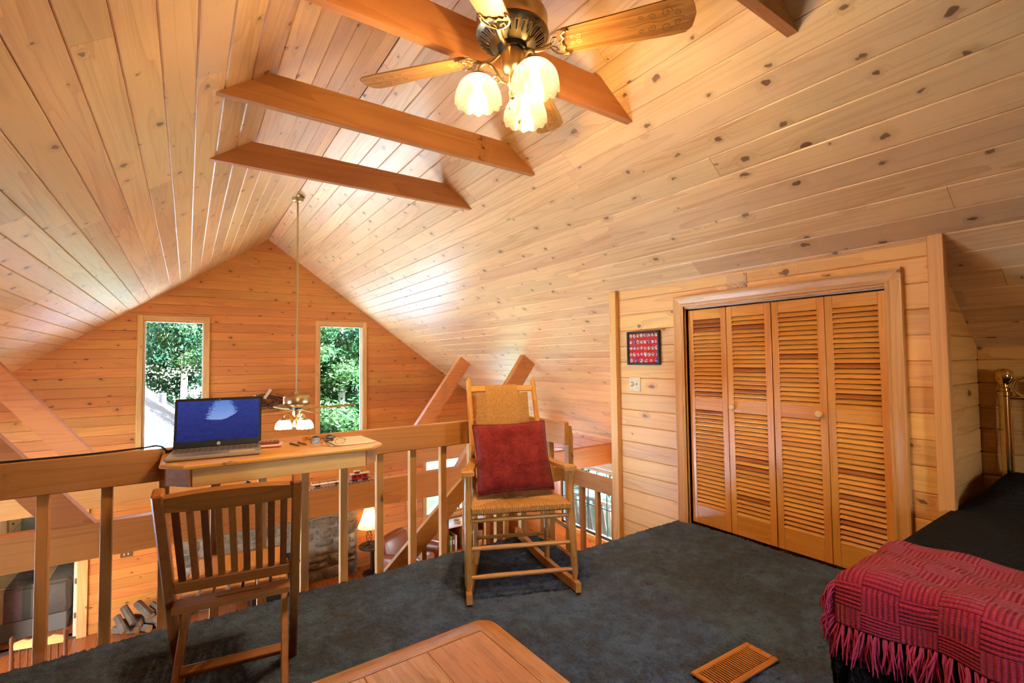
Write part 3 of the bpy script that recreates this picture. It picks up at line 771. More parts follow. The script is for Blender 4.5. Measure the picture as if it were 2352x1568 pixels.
# ================================================================ folding chair
ct = thing('folding_chair', 'slatted wooden folding chair pulled up to the desk shelf', 'chair', (.118, 1.757, .013), R(-8.3))
MT['teak'] = wood('chair_teak', light=srgb(156, 94, 40), dark=srgb(110, 60, 24), axis='z', knots=0, ring=14, rough=.4, vary=.16)
MT['teakx'] = wood('chair_teak_x', light=srgb(156, 94, 40), dark=srgb(110, 60, 24), axis='x', knots=0, ring=14, rough=.4, vary=.12)
MT['teakd'] = wood('chair_teak_dark', light=srgb(122, 66, 30), dark=srgb(84, 40, 18), axis='z', knots=0, ring=14, rough=.4, vary=.22)
pdir = V((0, .431, -.815)).normalized(); pn = V((0, .815, .431)).normalized()
def pp(x, t, off=0):   # t: distance down the post from its top, off: along the plane normal (front)
    return V((x, 0, .815))+pdir*t+pn*off
for s in (-1, 1):
    mb = MB(); prof_ = [(0, .030, .016), (.02, .044, .019), (.5, .046, .019), (.92, .040, .018)]
    mb.bar(pp(s*.190, .012), pp(s*.190, .915), .030, .044, up=(0, .8, .4), bev=.005)
    mb.build('back_post', MT['teak'], ct)
    for t in (.06, .40, .56): MB().cyl(pp(s*.206, t, 0), pp(s*.2075, t, 0), .006, seg=10).build('screw_plug', MT['teakd'], ct)
# arched top rail
mb = MB(); vs = []; n_ = 12
for i in range(n_+1):
    x = -.176+.352*i/n_; arch = (1-(2*i/n_-1)**2)*.020
    for (t, o_) in ((.030-arch, -.010), (.030-arch, .010), (.084, .010), (.084, -.010)): vs.append(pp(x, t, o_-.004+.010*(1-(2*i/n_-1)**2)*-1))
fs = [(i*4+k, i*4+(k+1) % 4, (i+1)*4+(k+1) % 4, (i+1)*4+k) for i in range(n_) for k in range(4)]+[(0, 1, 2, 3), tuple(n_*4+k for k in range(4))]
mb.add(vs, fs).build('top_rail', MT['teakx'], ct)
MB().bar(pp(-.176, .420), pp(.176, .420), .022, .050, up=pdir, bev=.003).build('lower_rail', MT['teakx'], ct)
for k in range(9):
    x = -.151+k*.0378
    MB().bar(pp(x, .075, -.004), pp(x, .405, 0), .0215, .010, up=pn, bev=.002).build('back_slat', MT['teakd'] if k in (0, 2, 5, 7, 8) else MT['teak'], ct)
sz = .392
def seat_board(y0, y1, name, x=.170):
    return MB().box((0, (y0+y1)/2, sz), (2*x, y1-y0, .020), bev=.003).build(name, MT['teakx'], ct)
# rear seat board with the slot of a carrying handle
mb = MB(); ya, yb = .125, .195; xa, xb = -.045, .075; yc, yd = .153, .168
outer = [(-.172, ya), (.172, ya), (.172, yb), (-.172, yb)]
slot = []
for k in range(9): t = -pi/2+pi*k/8; slot.append((xb+cos(t)*.0075, (yc+yd)/2+sin(t)*.0075))
for k in range(9): t = pi/2+pi*k/8; slot.append((xa+cos(t)*.0075, (yc+yd)/2+sin(t)*.0075))
ns = len(slot); vs = []
for z in (sz-.010, sz+.010): vs += [(p[0], p[1], z) for p in outer]+[(p[0], p[1], z) for p in slot]
tot = 4+ns; fs = []
for h, flip in ((0, 1), (tot, 0)):
    # bottom edge quad strip
    ring1 = [h+0, h+1]+[h+4+i for i in (4, 3, 2, 1, 0, 17, 16, 15, 14, 13)]
    ring2 = [h+2, h+3]+[h+4+i for i in (13, 12, 11, 10, 9, 8, 7, 6, 5, 4)]
    ring3 = [h+1, h+2, h+4+4]; ring4 = [h+3, h+0, h+4+13]
    for r_ in (ring1, ring2, ring3, ring4): fs.append(tuple(r_ if not flip else r_[::-1]))
for i in range(4): fs.append((i, (i+1) % 4, tot+(i+1) % 4, tot+i))
for i in range(ns): fs.append((4+i, 4+(i+1) % ns, tot+4+(i+1) % ns, tot+4+i))
mb.add(vs, fs).build('handle_board', MT['teakx'], ct, smooth=25)
for s in (-1, 1): MB().box((s*.150, .375, sz-.012), (.024, .37, .040), bev=.003).build('seat_side', MT['trimy'], ct)
for k in range(7):
    x = -.132+k*.044
    MB().box((x, .372, sz+.004), (.034, .350, .012), bev=.002).build('seat_slat', MT['raily'] if k % 2 else MT['trimy'], ct)
seat_board(.535, .570, 'front_rail', .165)
for s in (-1, 1):
    MB().bar((s*.157, .43, .385), (s*.157, -.098, 0), .024, .038, up=(0, -.6, .8), bev=.004).build('leg', MT['teak'], ct)
MB().bar((-.146, .135, .192), (.146, .135, .192), .030, .024, up=(0, -.6, .8), bev=.003).build('leg_stretcher', MT['teakx'], ct)

# ================================================================ rocking chair
rk = thing('rocking_chair', 'oak rocking chair with woven cord seat and back by the railing', 'rocking chair', (1.154, 2.102, .013), R(-22.8))
for a in 'xyz': MT['oak'+a] = wood('honey_oak_'+a, light=srgb(206, 146, 72), dark=srgb(164, 100, 40), axis=a, knots=0, ring=16, rough=.34, fleck=.35, vary=.06)
def cord_mat():
    n = N('twisted_paper_cord'); tc = n.n('TexCoord').outputs['Object']; ns = n.noise(tc, 90, 3, .6)
    n.l(n.ramp(ns, [(.3, srgb(176, 122, 62)), (.7, srgb(206, 156, 90))]), n.p.inputs['Base Color']); n.p.inputs['Roughness'].default_value = .7
    return n.mat
MT['cord'] = cord_mat()
WR = .548
def rocker_z(y): return .045+.16*(y-.30)**2
for s, x0, x1 in ((0, .0, .085), (1, WR, .470)):
    # rockers
    mb = MB(); vs = []; n_ = 22
    for i in range(n_+1):
        y = -.055+.80*i/n_; x = x0+(x1-x0)*(y/.33) if y > 0 else x0
        x = x0+(x1-x0)*max(0, y)/.40; zb = .16*(y-.26)**2; h = .046
        for (dx, dz) in ((-.014, 0), (.014, 0), (.014, h), (-.014, h)): vs.append((x+dx, y, zb+dz))
    fs = [(i*4+k, i*4+(k+1) % 4, (i+1)*4+(k+1) % 4, (i+1)*4+k) for i in range(n_) for k in range(4)]+[(0, 1, 2, 3), tuple(n_*4+k for k in range(4))]
    mb.add(vs, fs).build('rocker', MT['oaky'], rk, smooth=30)
    # front leg
    xt = .0 if s == 0 else .523
    zf = .16*.26**2+.046
    MB().tube([(x0, 0, zf-.006), (x0, 0, zf+.02), (x0, 0, zf+.032), ((x0+xt)/2, 0, .35), (xt, 0, .612)], [.010, .013, .0175, .0195, .018], 14).build('front_leg', MT['oakz'], rk)
    # back post: bent upright from the rocker to the finial
    xa = .078 if s == 0 else .492; xb = .064 if s == 0 else .462
    zb = .16*.07**2+.046
    pth = spline([(xa, .335, zb-.004), (xa, .345, .25), (xa-.003, .37, .45), ((xa+xb)/2, .435, .75), (xb, .515, 1.060)], 6)
    rr = [.0155]*(len(pth)-1)+[.0155]; mb = MB().tube(pth, rr, 14)
    e = V((xb, .515, 1.060)); dd = V((xb-(xa+xb)/2, .08, .31)).normalized()
    mb.tube([e, e+dd*.004, e+dd*.010, e+dd*.020], [.0155, .013, .009, .003], 12); mb.build('back_post', MT['oakz'], rk)
    # arm
    ax = xt; ain = xa
    arm = [(ax, -.040, .628), (ax, 0, .630), (ax+(ain-ax)*.3, .13, .617), (ax+(ain-ax)*.8, .30, .608), (ain, .385, .612)]
    pth = spline(arm, 6); vs = []; m_ = len(pth)
    for i, p in enumerate(pth):
        t = i/(m_-1); w = .033*(1-.45*t) if t > .06 else .024
        for (dx, dz) in ((-w, -.008), (w, -.008), (w, .010), (-w, .010)): vs.append((p.x+dx, p.y, p.z+dz))
    fs = [(i*4+k, i*4+(k+1) % 4, (i+1)*4+(k+1) % 4, (i+1)*4+k) for i in range(m_-1) for k in range(4)]+[(0, 1, 2, 3), tuple((m_-1)*4+k for k in range(4))]
    MB().add(vs, fs).build('arm', MT['oaky'], rk, smooth=30)
    sg = -1 if s == 0 else 1
    MB().prism([(ax+sg*.016, .618), (ax+sg*.034, .618), (ax+sg*.026, .595), (ax+sg*.018, .570)], 'y', -.007, .007).build('arm_bracket', MT['oakz'], rk, smooth=0)
    MB().cyl((x0, 0, .165), (xa, .336, .150), .0095, seg=12).build('side_stretcher', MT['oaky'], rk)
    MB().cyl((x0, 0, .300), (xa, .345, .285), .0095, seg=12).build('side_stretcher', MT['oaky'], rk)
for z in (.393, .256, .118):
    xr = .523+(WR-.523)*(1-z/.6)
    MB().tube([(.004, 0, z), (.1, 0, z), (xr-.1, 0, z-.004), (xr-.004, 0, z-.006)], [.009, .0115, .0115, .009], 12).build('front_stretcher', MT['oakx'], rk)
for z in (.185, .33): MB().bar((.082, .342, z), (.488, .342, z-.008), .014, .020, bev=.004).build('rear_stretcher', MT['oakx'], rk)
MB().bar((.070, .502, 1.012), (.460, .502, 1.012), .020, .036, up=(0, .25, 1), bev=.004).build('crest_rail', MT['oakx'], rk)
# woven seat: bundles of cord in four triangular fields, wrapped over the frame
def ribs(mb, a0, a1, b0, b1, n, r, wrap=None):
    for i in range(n):
        t = (i+.5)/n; a = V(a0).lerp(V(a1), t); b = V(b0).lerp(V(b1), t)
        mb.tube([a, a.lerp(b, .5), b], r, 6, True)
fl_, fr_, bl_, br_ = V((.018, -.012, .452)), V((.530, -.012, .448)), V((.075, .350, .430)), V((.488, .350, .428))
cen = (fl_+fr_+bl_+br_)/4; c1 = cen+V((-.06, .0, -.004)); c2 = cen+V((.06, 0, -.004))
mb = MB()
n_ = 46
for i in range(n_):                       # front and rear fields: cords run front to back
    t = (i+.5)/n_
    def mid(t): return c1.lerp(c2, max(0, min(1, (t-.38)/.24))) if .38 <= t <= .62 else (fl_.lerp(c1, t/.38) if t < .38 else c2.lerp(fr_, (t-.62)/.38))
    a = fl_.lerp(fr_, t); m_ = mid(t) if .38 <= t <= .62 else (a.lerp(V((a.x, cen.y, cen.z)), (t/.38 if t < .5 else (1-t)/.38)))
    mb.tube([a+V((0, .012, -.030)), a+V((0, -.008, -.018)), a+V((0, -.008, 0)), a+V((0, .006, .008)), m_+V((0, 0, .004))], .0058, 6)
    a = bl_.lerp(br_, t); m_ = a.lerp(V((a.x, cen.y, cen.z)), (t/.38 if t < .38 else (1-t)/.38 if t > .62 else 1))
    mb.tube([a+V((0, -.012, -.026)), a+V((0, .010, -.010)), a+V((0, -.004, .008)), m_+V((0, 0, .004))], .0052, 6)
for i in range(30):                       # side fields
    t = (i+.5)/30
    for (p, q, sx) in ((fl_, bl_, -1), (fr_, br_, 1)):
        a = p.lerp(q, t); k_ = 1-abs(2*t-1); m_ = a.lerp(V((cen.x+sx*.06, a.y, cen.z)), k_*.96+.02)
        mb.tube([a+V((-sx*.01, 0, -.024)), a+V((sx*.010, 0, -.008)), a+V((0, 0, .008)), m_+V((0, 0, .005))], .0056, 6)
mb.prism([(.03, 0), (.52, 0), (.48, .345), (.085, .345)], 'z', .424, .436)
mb.build('woven_seat', MT['cord'], rk)
# woven back
def bk(u, z):  # u 0..1 across, z height
    y = .435+(z-.75)*.258; xl_ = .100+(.112-.100)*0; return V((.102+.316*u, y-.012+.006, z))
mb = MB()
zt_, zb_ = 1.032, .52
for i in range(34):                       # centre field, vertical cords over the crest
    u = .19+.62*(i+.5)/34; k_ = abs(2*((i+.5)/34)-1); zlow = .700+k_*.20
    mb.tube([bk(u, 1.012)+V((0, .012, .018)), bk(u, zt_)+V((0, 0, .002)), bk(u, zt_-.02)+V((0, -.016, 0)), bk(u, .9)+V((0, -.016, 0)), bk(u, max(.56, zlow-.06))+V((0, -.014, 0))], .0028, 6)
for i in range(70):                       # side fields, horizontal cords meeting in a V
    z = zb_+(.990-zb_)*(i+.5)/70
    du = .19 if z > .90 else min(.5, .19+(.90-z)/.20*.31)
    mb.tube([bk(0, z)+V((0, .010, 0)), bk(-.01, z)+V((0, -.004, 0)), bk(.01, z)+V((0, -.014, 0)), bk(du, z)+V((0, -.013, 0))], .0032, 6)
    mb.tube([bk(1, z)+V((0, .010, 0)), bk(1.01, z)+V((0, -.004, 0)), bk(.99, z)+V((0, -.014, 0)), bk(1-du, z)+V((0, -.013, 0))], .0032, 6)
p0, p1, p2, p3 = bk(.02, zb_), bk(.98, zb_), bk(.98, .985), bk(.02, .985)
mb.add([p+V((0, o_, 0)) for o_ in (-.006, .004) for p in (p0, p1, p2, p3)], [(0, 1, 2, 3), (7, 6, 5, 4), (0, 4, 5, 1), (1, 5, 6, 2), (2, 6, 7, 3), (3, 7, 4, 0)])
mb.build('woven_back', MT['cord'], rk)
MB().bar((.078, .372, .500), (.486, .372, .500), .014, .024, up=(0, .2, 1), bev=.003).build('lower_back_rail', MT['oakx'], rk)
# red cushion
def cushion_obj():
    n = 30; w, h, th = .405, .372, .060; vs = []; fs = []
    for side in (1, -1):
        for i in range(n+1):
            for j in range(n+1):
                u, v_ = 2*i/n-1, 2*j/n-1
                e = (1-abs(u)**3.2)*(1-abs(v_)**3.2); k = max(0, e)**.45
                px = u*w/2*(1-.035*(1-abs(v_)**2)*0+.02*abs(u*v_)-.03*(1-v_*v_)*abs(u)**6)
                pz = v_*h/2*(1+.02*abs(u*v_)-.035*(1-u*u)*abs(v_)**6)
                wr = .006*sin(u*7+v_*3)*(1-k*.5)+.005*sin(v_*9-u*4)*k
                if side > 0: wr -= .012*math.exp(-((v_+.42-.10*u)/.045)**2)*(1/(1+math.exp(-(u-.1)*9)))
                vs.append((px, -side*(th*k+wr*k), pz))
    m = (n+1)**2
    for s in range(2):
        for i in range(n):
            for j in range(n):
                q = [s*m+i*(n+1)+j, s*m+(i+1)*(n+1)+j, s*m+(i+1)*(n+1)+j+1, s*m+i*(n+1)+j+1]; fs.append(q if s == 0 else q[::-1])
    o = mesh_obj('cushion', vs, fs, MT['red']); bm = bmesh.new(); bm.from_mesh(o.data); bmesh.ops.remove_doubles(bm, verts=bm.verts, dist=.0004); bm.to_mesh(o.data); bm.free()
    pth = []
    for (a, b, k) in (((-1, -1), (1, -1), 0), ((1, -1), (1, 1), 1), ((1, 1), (-1, 1), 2), ((-1, 1), (-1, -1), 3)):
        for i in range(n):
            t = i/n; u, v_ = a[0]+(b[0]-a[0])*t, a[1]+(b[1]-a[1])*t
            pth.append((u*w/2*(1+.02*abs(u*v_)-.03*(1-v_*v_)*abs(u)**6), 0, v_*h/2*(1+.02*abs(u*v_)-.035*(1-u*u)*abs(v_)**6)))
    MB().tube(pth+[pth[0]], .0055, 8, False).build('piping', MT['red'], o)
    return o
def chenille():
    n = N('red_chenille'); tc = n.n('TexCoord').outputs['Object']; a = n.noise(n.vmath('MULTIPLY', tc, (60, 60, 220)), 1, 3, .7); b = n.noise(tc, 12, 3, .6)
    f = n.math('ADD', n.math('MULTIPLY', a, .5), n.math('MULTIPLY', b, .5))
    n.l(n.ramp(f, [(.35, srgb(92, 24, 24)), (.5, srgb(124, 36, 34)), (.68, srgb(154, 56, 48))]), n.p.inputs['Base Color']); n.p.inputs['Roughness'].default_value = .9; n.p.inputs['Specular IOR Level'].default_value = .15
    n.p.inputs['Sheen Weight'].default_value = .15; n.bump(a, .5, .003); return n.mat
MT['red'] = chenille()
cu = cushion_obj(); tag(cu, 'square red chenille cushion leaning in the rocking chair', 'cushion')
cm_ = M4.Translation((1.154, 2.102, .013)) @ M4.Rotation(R(-22.8), 4, 'Z')
cu.matrix_world = cm_ @ M4.Translation((.272, .215, .655)) @ M4.Rotation(R(-24), 4, 'X') @ M4.Rotation(R(-1.5), 4, 'Y')
# ================================================================ louvered bifold doors
for a in 'yz': MT['louv'+a] = wood('louver_pine_'+a, light=srgb(220, 150, 66), dark=srgb(186, 112, 40), axis=a, knots=0, ring=14, rough=.3, vary=.08)
MT['slat'] = wood('louver_slat_pine', light=srgb(222, 152, 68), dark=srgb(188, 116, 42), axis='y', knots=0, ring=14, rough=.3, vary=.10, red=(.87, srgb(150, 70, 26), .75))
MT['knob'] = plain('turned_knob_wood', srgb(222, 184, 124), .35)
edges = [2.170, 1.872, 1.568, 1.262, .962]
ztop, zbot = 1.545, .018
xf = XC+.030                                # front face of the doors
def louver_leaf(parent, ya, yb, knob, oy):
    w = ya-yb; yc = (ya+yb)/2; st = .040
    mb = MB()
    frame = [(ya-st/2, (ztop+zbot)/2, st, ztop-zbot), (yb+st/2, (ztop+zbot)/2, st, ztop-zbot)]
    leaf = None
    for (y, z, wy, wz) in frame:
        o = MB().box((xf+.012-XC, y-oy, z), (.024, wy, wz), bev=.002)
        if leaf is None: leaf = o.build('leaf', MT['louvz'], parent)
        else: o.build('stile', MT['louvz'], leaf)
    for (za, zb2) in ((ztop-.072, ztop), (.828, .905), (zbot, zbot+.130)):
        MB().box((xf+.012-XC, yc-oy, (za+zb2)/2), (.022, w-2*st, zb2-za), bev=.002).build('cross_rail', MT['louvy'], leaf)
    rot = M4.Rotation(R(42), 3, 'Y')
    for (za, zb2) in ((.905, ztop-.072), (zbot+.130, .828)):
        n_ = round((zb2-za)/.0282); pt = (zb2-za)/n_
        for i in range(n_):
            z = za+(i+.5)*pt
            o = bpy.data.objects.new('slat', slat_mesh(w-2*st+.004)); COL.objects.link(o); o.parent = leaf
            o.location = (xf+.012-XC, yc-oy, z)
    if knob is not None:
        kb_ = MB().lathe([(.006, 0), (.006, .012), (.017, .016), (.0205, .025), (.016, .034), (.0001, .038)], (xf-XC, knob-oy, .866), 16, (-1, 0, 0)).build('knob', MT['knob'], leaf)
        kb_['label'] = 'turned wooden knob'
    return leaf
_sm = {}
def slat_mesh(w):
    k = round(w, 4)
    if k not in _sm:
        o = MB().box((0, 0, 0), (.036, w, .0065), M4.Rotation(R(-50), 3, 'Y'), bev=.0022).build('slat', MT['slat']); _sm[k] = o.data; bpy.data.objects.remove(o)
    return _sm[k]
d1 = thing('bifold_door', 'louvered pine bifold door on the stair side of the closet', 'door', (XC, 1.87, 0))
louver_leaf(d1, edges[0], edges[1]+.003, None, 1.87); louver_leaf(d1, edges[1]-.001, edges[2]+.003, 1.835, 1.87)
d2 = thing('bifold_door', 'louvered pine bifold door on the bed side of the closet', 'door', (XC, 1.26, 0))
louver_leaf(d2, edges[2]-.003, edges[3]+.001, 1.300, 1.26); louver_leaf(d2, edges[3]-.002, edges[4], None, 1.26)
for d in (d1, d2):
    d['group'] = 'closet doors'

# ================================================================ wall things beside the closet
pf = thing('pin_display', 'black framed case of round campaign pins on red felt', 'picture frame', (XC, 2.558, 1.282))
fy, fz, fwid = .327, .269, .017
for (y, z, wy, wz) in ((-fy/2+fwid/2, 0, fwid, fz), (fy/2-fwid/2, 0, fwid, fz), (0, fz/2-fwid/2, fy-2*fwid, fwid), (0, -fz/2+fwid/2, fy-2*fwid, fwid)):
    MB().box((-.013, y, z), (.026, wy, wz), bev=.004).build('frame_bar', MT['black'], pf)
MB().box((-.005, 0, 0), (.008, fy-.02, fz-.02)).build('felt_back', plain('red_felt', srgb(206, 8, 30), .95, bump=.3, bscale=300), pf)
def badge_mat(k, base, ink):
    n = N('badge_print_%d' % k); tc = n.n('TexCoord').outputs['Object']; oi = n.n('ObjectInfo')
    v_ = n.vmath('ADD', n.vmath('MULTIPLY', tc, (1, 1, 1)), n.vmath('MULTIPLY', oi.outputs['Location'], (31, 57, 91)))
    ns = n.noise(v_, 130, 2, .6); sp = n.n('SeparateXYZ'); n.l(tc, sp.inputs[0])
    half = n.math('GREATER_THAN', n.math('MULTIPLY', n.math('SUBTRACT', oi.outputs['Random'], .62), sp.outputs[2]), 0.0008)
    c = n.mix(n.maprange(ns, .53, .57), base, ink); n.l(c, n.p.inputs['Base Color']); n.p.inputs['Roughness'].default_value = .15; return n.mat
BM = [badge_mat(0, srgb(232, 226, 214), srgb(60, 62, 110)), badge_mat(1, srgb(224, 214, 190), srgb(50, 44, 40)), badge_mat(2, srgb(40, 66, 150), srgb(230, 226, 220)), badge_mat(3, srgb(226, 214, 176), srgb(120, 96, 40)), badge_mat(4, srgb(216, 84, 60), srgb(236, 230, 222)), badge_mat(5, srgb(236, 232, 226), srgb(190, 40, 40))]
rows = [(1, 1, 3, 1, 0, 1, 1, 3), (0, 2, 3, 3, 1, 2, 0, 5), (0, 0, 0, 1, 4, 3, 1, 0), (1, 5, 4, 0, 0, 1, 0, 2), (0, 2, 0, 0, 4, 2)]
for i, rw_ in enumerate(rows):
    z = .100-i*.0500; n_ = len(rw_)
    for j, k in enumerate(rw_):
        y = .128-(j+.02)*(.256/(n_-1)); rr = random.choice((.0145, .0155, .0175, .0135))
        bd = MB().lathe([(.0001, .0065), (rr*.6, .006), (rr*.9, .0045), (rr, .0015), (rr, 0)], (0, 0, 0), 16, (-1, 0, 0)).build('badge', BM[k], pf)
        bd.location = (-.009, y, z+random.uniform(-.002, .002))
MB().box((-.0215, 0, 0), (.0015, fy-.034, fz-.034)).build('glass_front', MT['glass'], pf)
sw = thing('light_switch', 'ivory double switch plate with round dimmer knob on the closet wall', 'light switch', (XC, 2.660, .991))
MT['ivory'] = plain('ivory_plastic', srgb(222, 208, 172), .35)
MB().box((-.0035, 0, 0), (.007, .118, .116), bev=.003).build('plate', MT['ivory'], sw)
MB().lathe([(.021, 0), (.021, .006), (.017, .009), (.015, .020), (.013, .022), (.0001, .022)], (-.007, .026, 0), 20, (-1, 0, 0)).build('dimmer_knob', MT['ivory'], sw)
MB().box((-.012, -.024, .002), (.014, .010, .020), M4.Rotation(R(25), 3, 'Y'), bev=.002).build('toggle', MT['ivory'], sw)
for (y, z) in ((.026, .042), (.026, -.042), (-.024, .030), (-.024, -.030)): MB().cyl((-.0065, y, z), (-.008, y, z), .0032, seg=8).build('screw', MT['brassdark'], sw)
def train_card():
    n = N('sketched_card'); g = n.n('TexCoord').outputs['Generated']; sp = n.n('SeparateXYZ'); n.l(g, sp.inputs[0])
    low = n.maprange(sp.outputs[2], .36, .46, 1, 0); ns = n.noise(n.vmath('MULTIPLY', g, (1, 26, 12)), 1, 3, .7)
    ink = n.math('MULTIPLY', low, n.maprange(ns, .52, .58))
    side = n.math('MULTIPLY', n.math('LESS_THAN', sp.outputs[1], .14), n.maprange(n.noise(n.vmath('MULTIPLY', g, (1, 30, 6)), 1, 2, .6), .52, .6))
    n.l(n.mix(n.math('MAXIMUM', ink, side), srgb(206, 158, 104), srgb(70, 48, 36)), n.p.inputs['Base Color']); n.p.inputs['Roughness'].default_value = .7; return n.mat
o = MB().box((XC-.003, 1.769, 1.705), (.004, .140, .094)).build('postcard', train_card(), smooth=0); tag(rel(o, (XC-.003, 1.769, 1.705)), 'small tan card with ink drawing above the closet casing', 'postcard')

# ================================================================ ceiling fan above the loft
def frosted(name, tr, k):
    n = N(name); tl = n.n('BsdfTranslucent'); tl.inputs[0].default_value = (k, k*.88, k*.72, 1); df = n.n('BsdfDiffuse'); df.inputs[0].default_value = (k, k*.92, k*.78, 1)
    tr_ = n.n('BsdfTransparent'); tr_.inputs[0].default_value = (1, .98, .95, 1)
    a = n.n('MixShader'); a.inputs[0].default_value = .30; n.l(tl.outputs[0], a.inputs[1]); n.l(df.outputs[0], a.inputs[2])
    tc = n.n('TexCoord').outputs['Object']; ns = n.noise(tc, 60, 2, .5)
    b = n.n('MixShader'); n.l(n.math('ADD', tr, n.math('MULTIPLY', ns, .2)), b.inputs[0]); n.l(a.outputs[0], b.inputs[1]); n.l(tr_.outputs[0], b.inputs[2])
    gl = n.n('BsdfGlossy'); gl.inputs['Roughness'].default_value = .12; c = n.n('MixShader'); c.inputs[0].default_value = .05; n.l(b.outputs[0], c.inputs[1]); n.l(gl.outputs[0], c.inputs[2])
    n.l(c.outputs[0], n.out.inputs[0]); return n.mat
MT['shade'] = frosted('frosted_scalloped_glass', .50, .05); MT['shade2'] = frosted('frosted_glass_far', .25, .35)
MT['bladeoak'] = wood('fan_blade_oak', light=srgb(180, 130, 64), dark=srgb(124, 78, 32), axis='x', knots=0, ring=12, rough=.45, contrast=1.4, fleck=.4, vary=.03)
MT['bladeprint'] = plain('stencil_ink', srgb(120, 84, 38), .6)
MT['bladeprint2'] = plain('stencil_gold', srgb(226, 190, 120), .5)
MT['slotdark'] = plain('slot_shadow', (.02, .018, .015, 1), .6)
def scallop_shade(mb, r0, r1, h, o, n=48, lobes=12, th=.0022):
    """bell shade opening downward from o"""
    vs = []; P = 12
    for side in (0, 1):
        for i in range(P+1):
            t = i/P; r = r0+(r1-r0)*sin(min(1, t*1.02)*pi/2)**.75; z = -h*t**1.25
            for k in range(n):
                a = 2*pi*k/n; wv = cos(lobes*a)
                rr = r*(1+.020*t*wv)-th*side; zz = z-(.010*abs(cos(lobes*a/2)) if i == P else .010*abs(cos(lobes*a/2))*max(0, t-.7)/.3)
                vs.append((o[0]+cos(a)*rr, o[1]+sin(a)*rr, o[2]+zz))
    m = (P+1)*n; fs = []
    for s in range(2):
        for i in range(P):
            for k in range(n):
                k2 = (k+1) % n; q = (s*m+i*n+k, s*m+i*n+k2, s*m+(i+1)*n+k2, s*m+(i+1)*n+k); fs.append(q if s else q[::-1])
    for k in range(n): fs.append((P*n+k, P*n+(k+1) % n, m+P*n+(k+1) % n, m+P*n+k))
    mb.add(vs, fs)
def spiral(c, r, turns, a0, n=22, sgn=1): return [(c[0]+cos(a0+sgn*turns*2*pi*i/n)*r*(1-i/n*.88), c[1]+sin(a0+sgn*turns*2*pi*i/n)*r*(1-i/n*.88)) for i in range(n+1)]
def ribbon(mb, pts, w, z):
    vs = []; n = len(pts)
    for i in range(n):
        a = V(pts[max(i-1, 0)]+(0,)) if False else V((pts[max(i-1, 0)][0], pts[max(i-1, 0)][1], 0)); b = V((pts[min(i+1, n-1)][0], pts[min(i+1, n-1)][1], 0))
        d = (b-a); d = d.normalized() if d.length > 0 else V((1, 0, 0)); q = V((-d.y, d.x, 0))*w/2
        p = V((pts[i][0], pts[i][1], z)); vs += [p+q, p-q]
    mb.add(vs, [(2*i, 2*i+1, 2*i+3, 2*i+2) for i in range(n-1)])
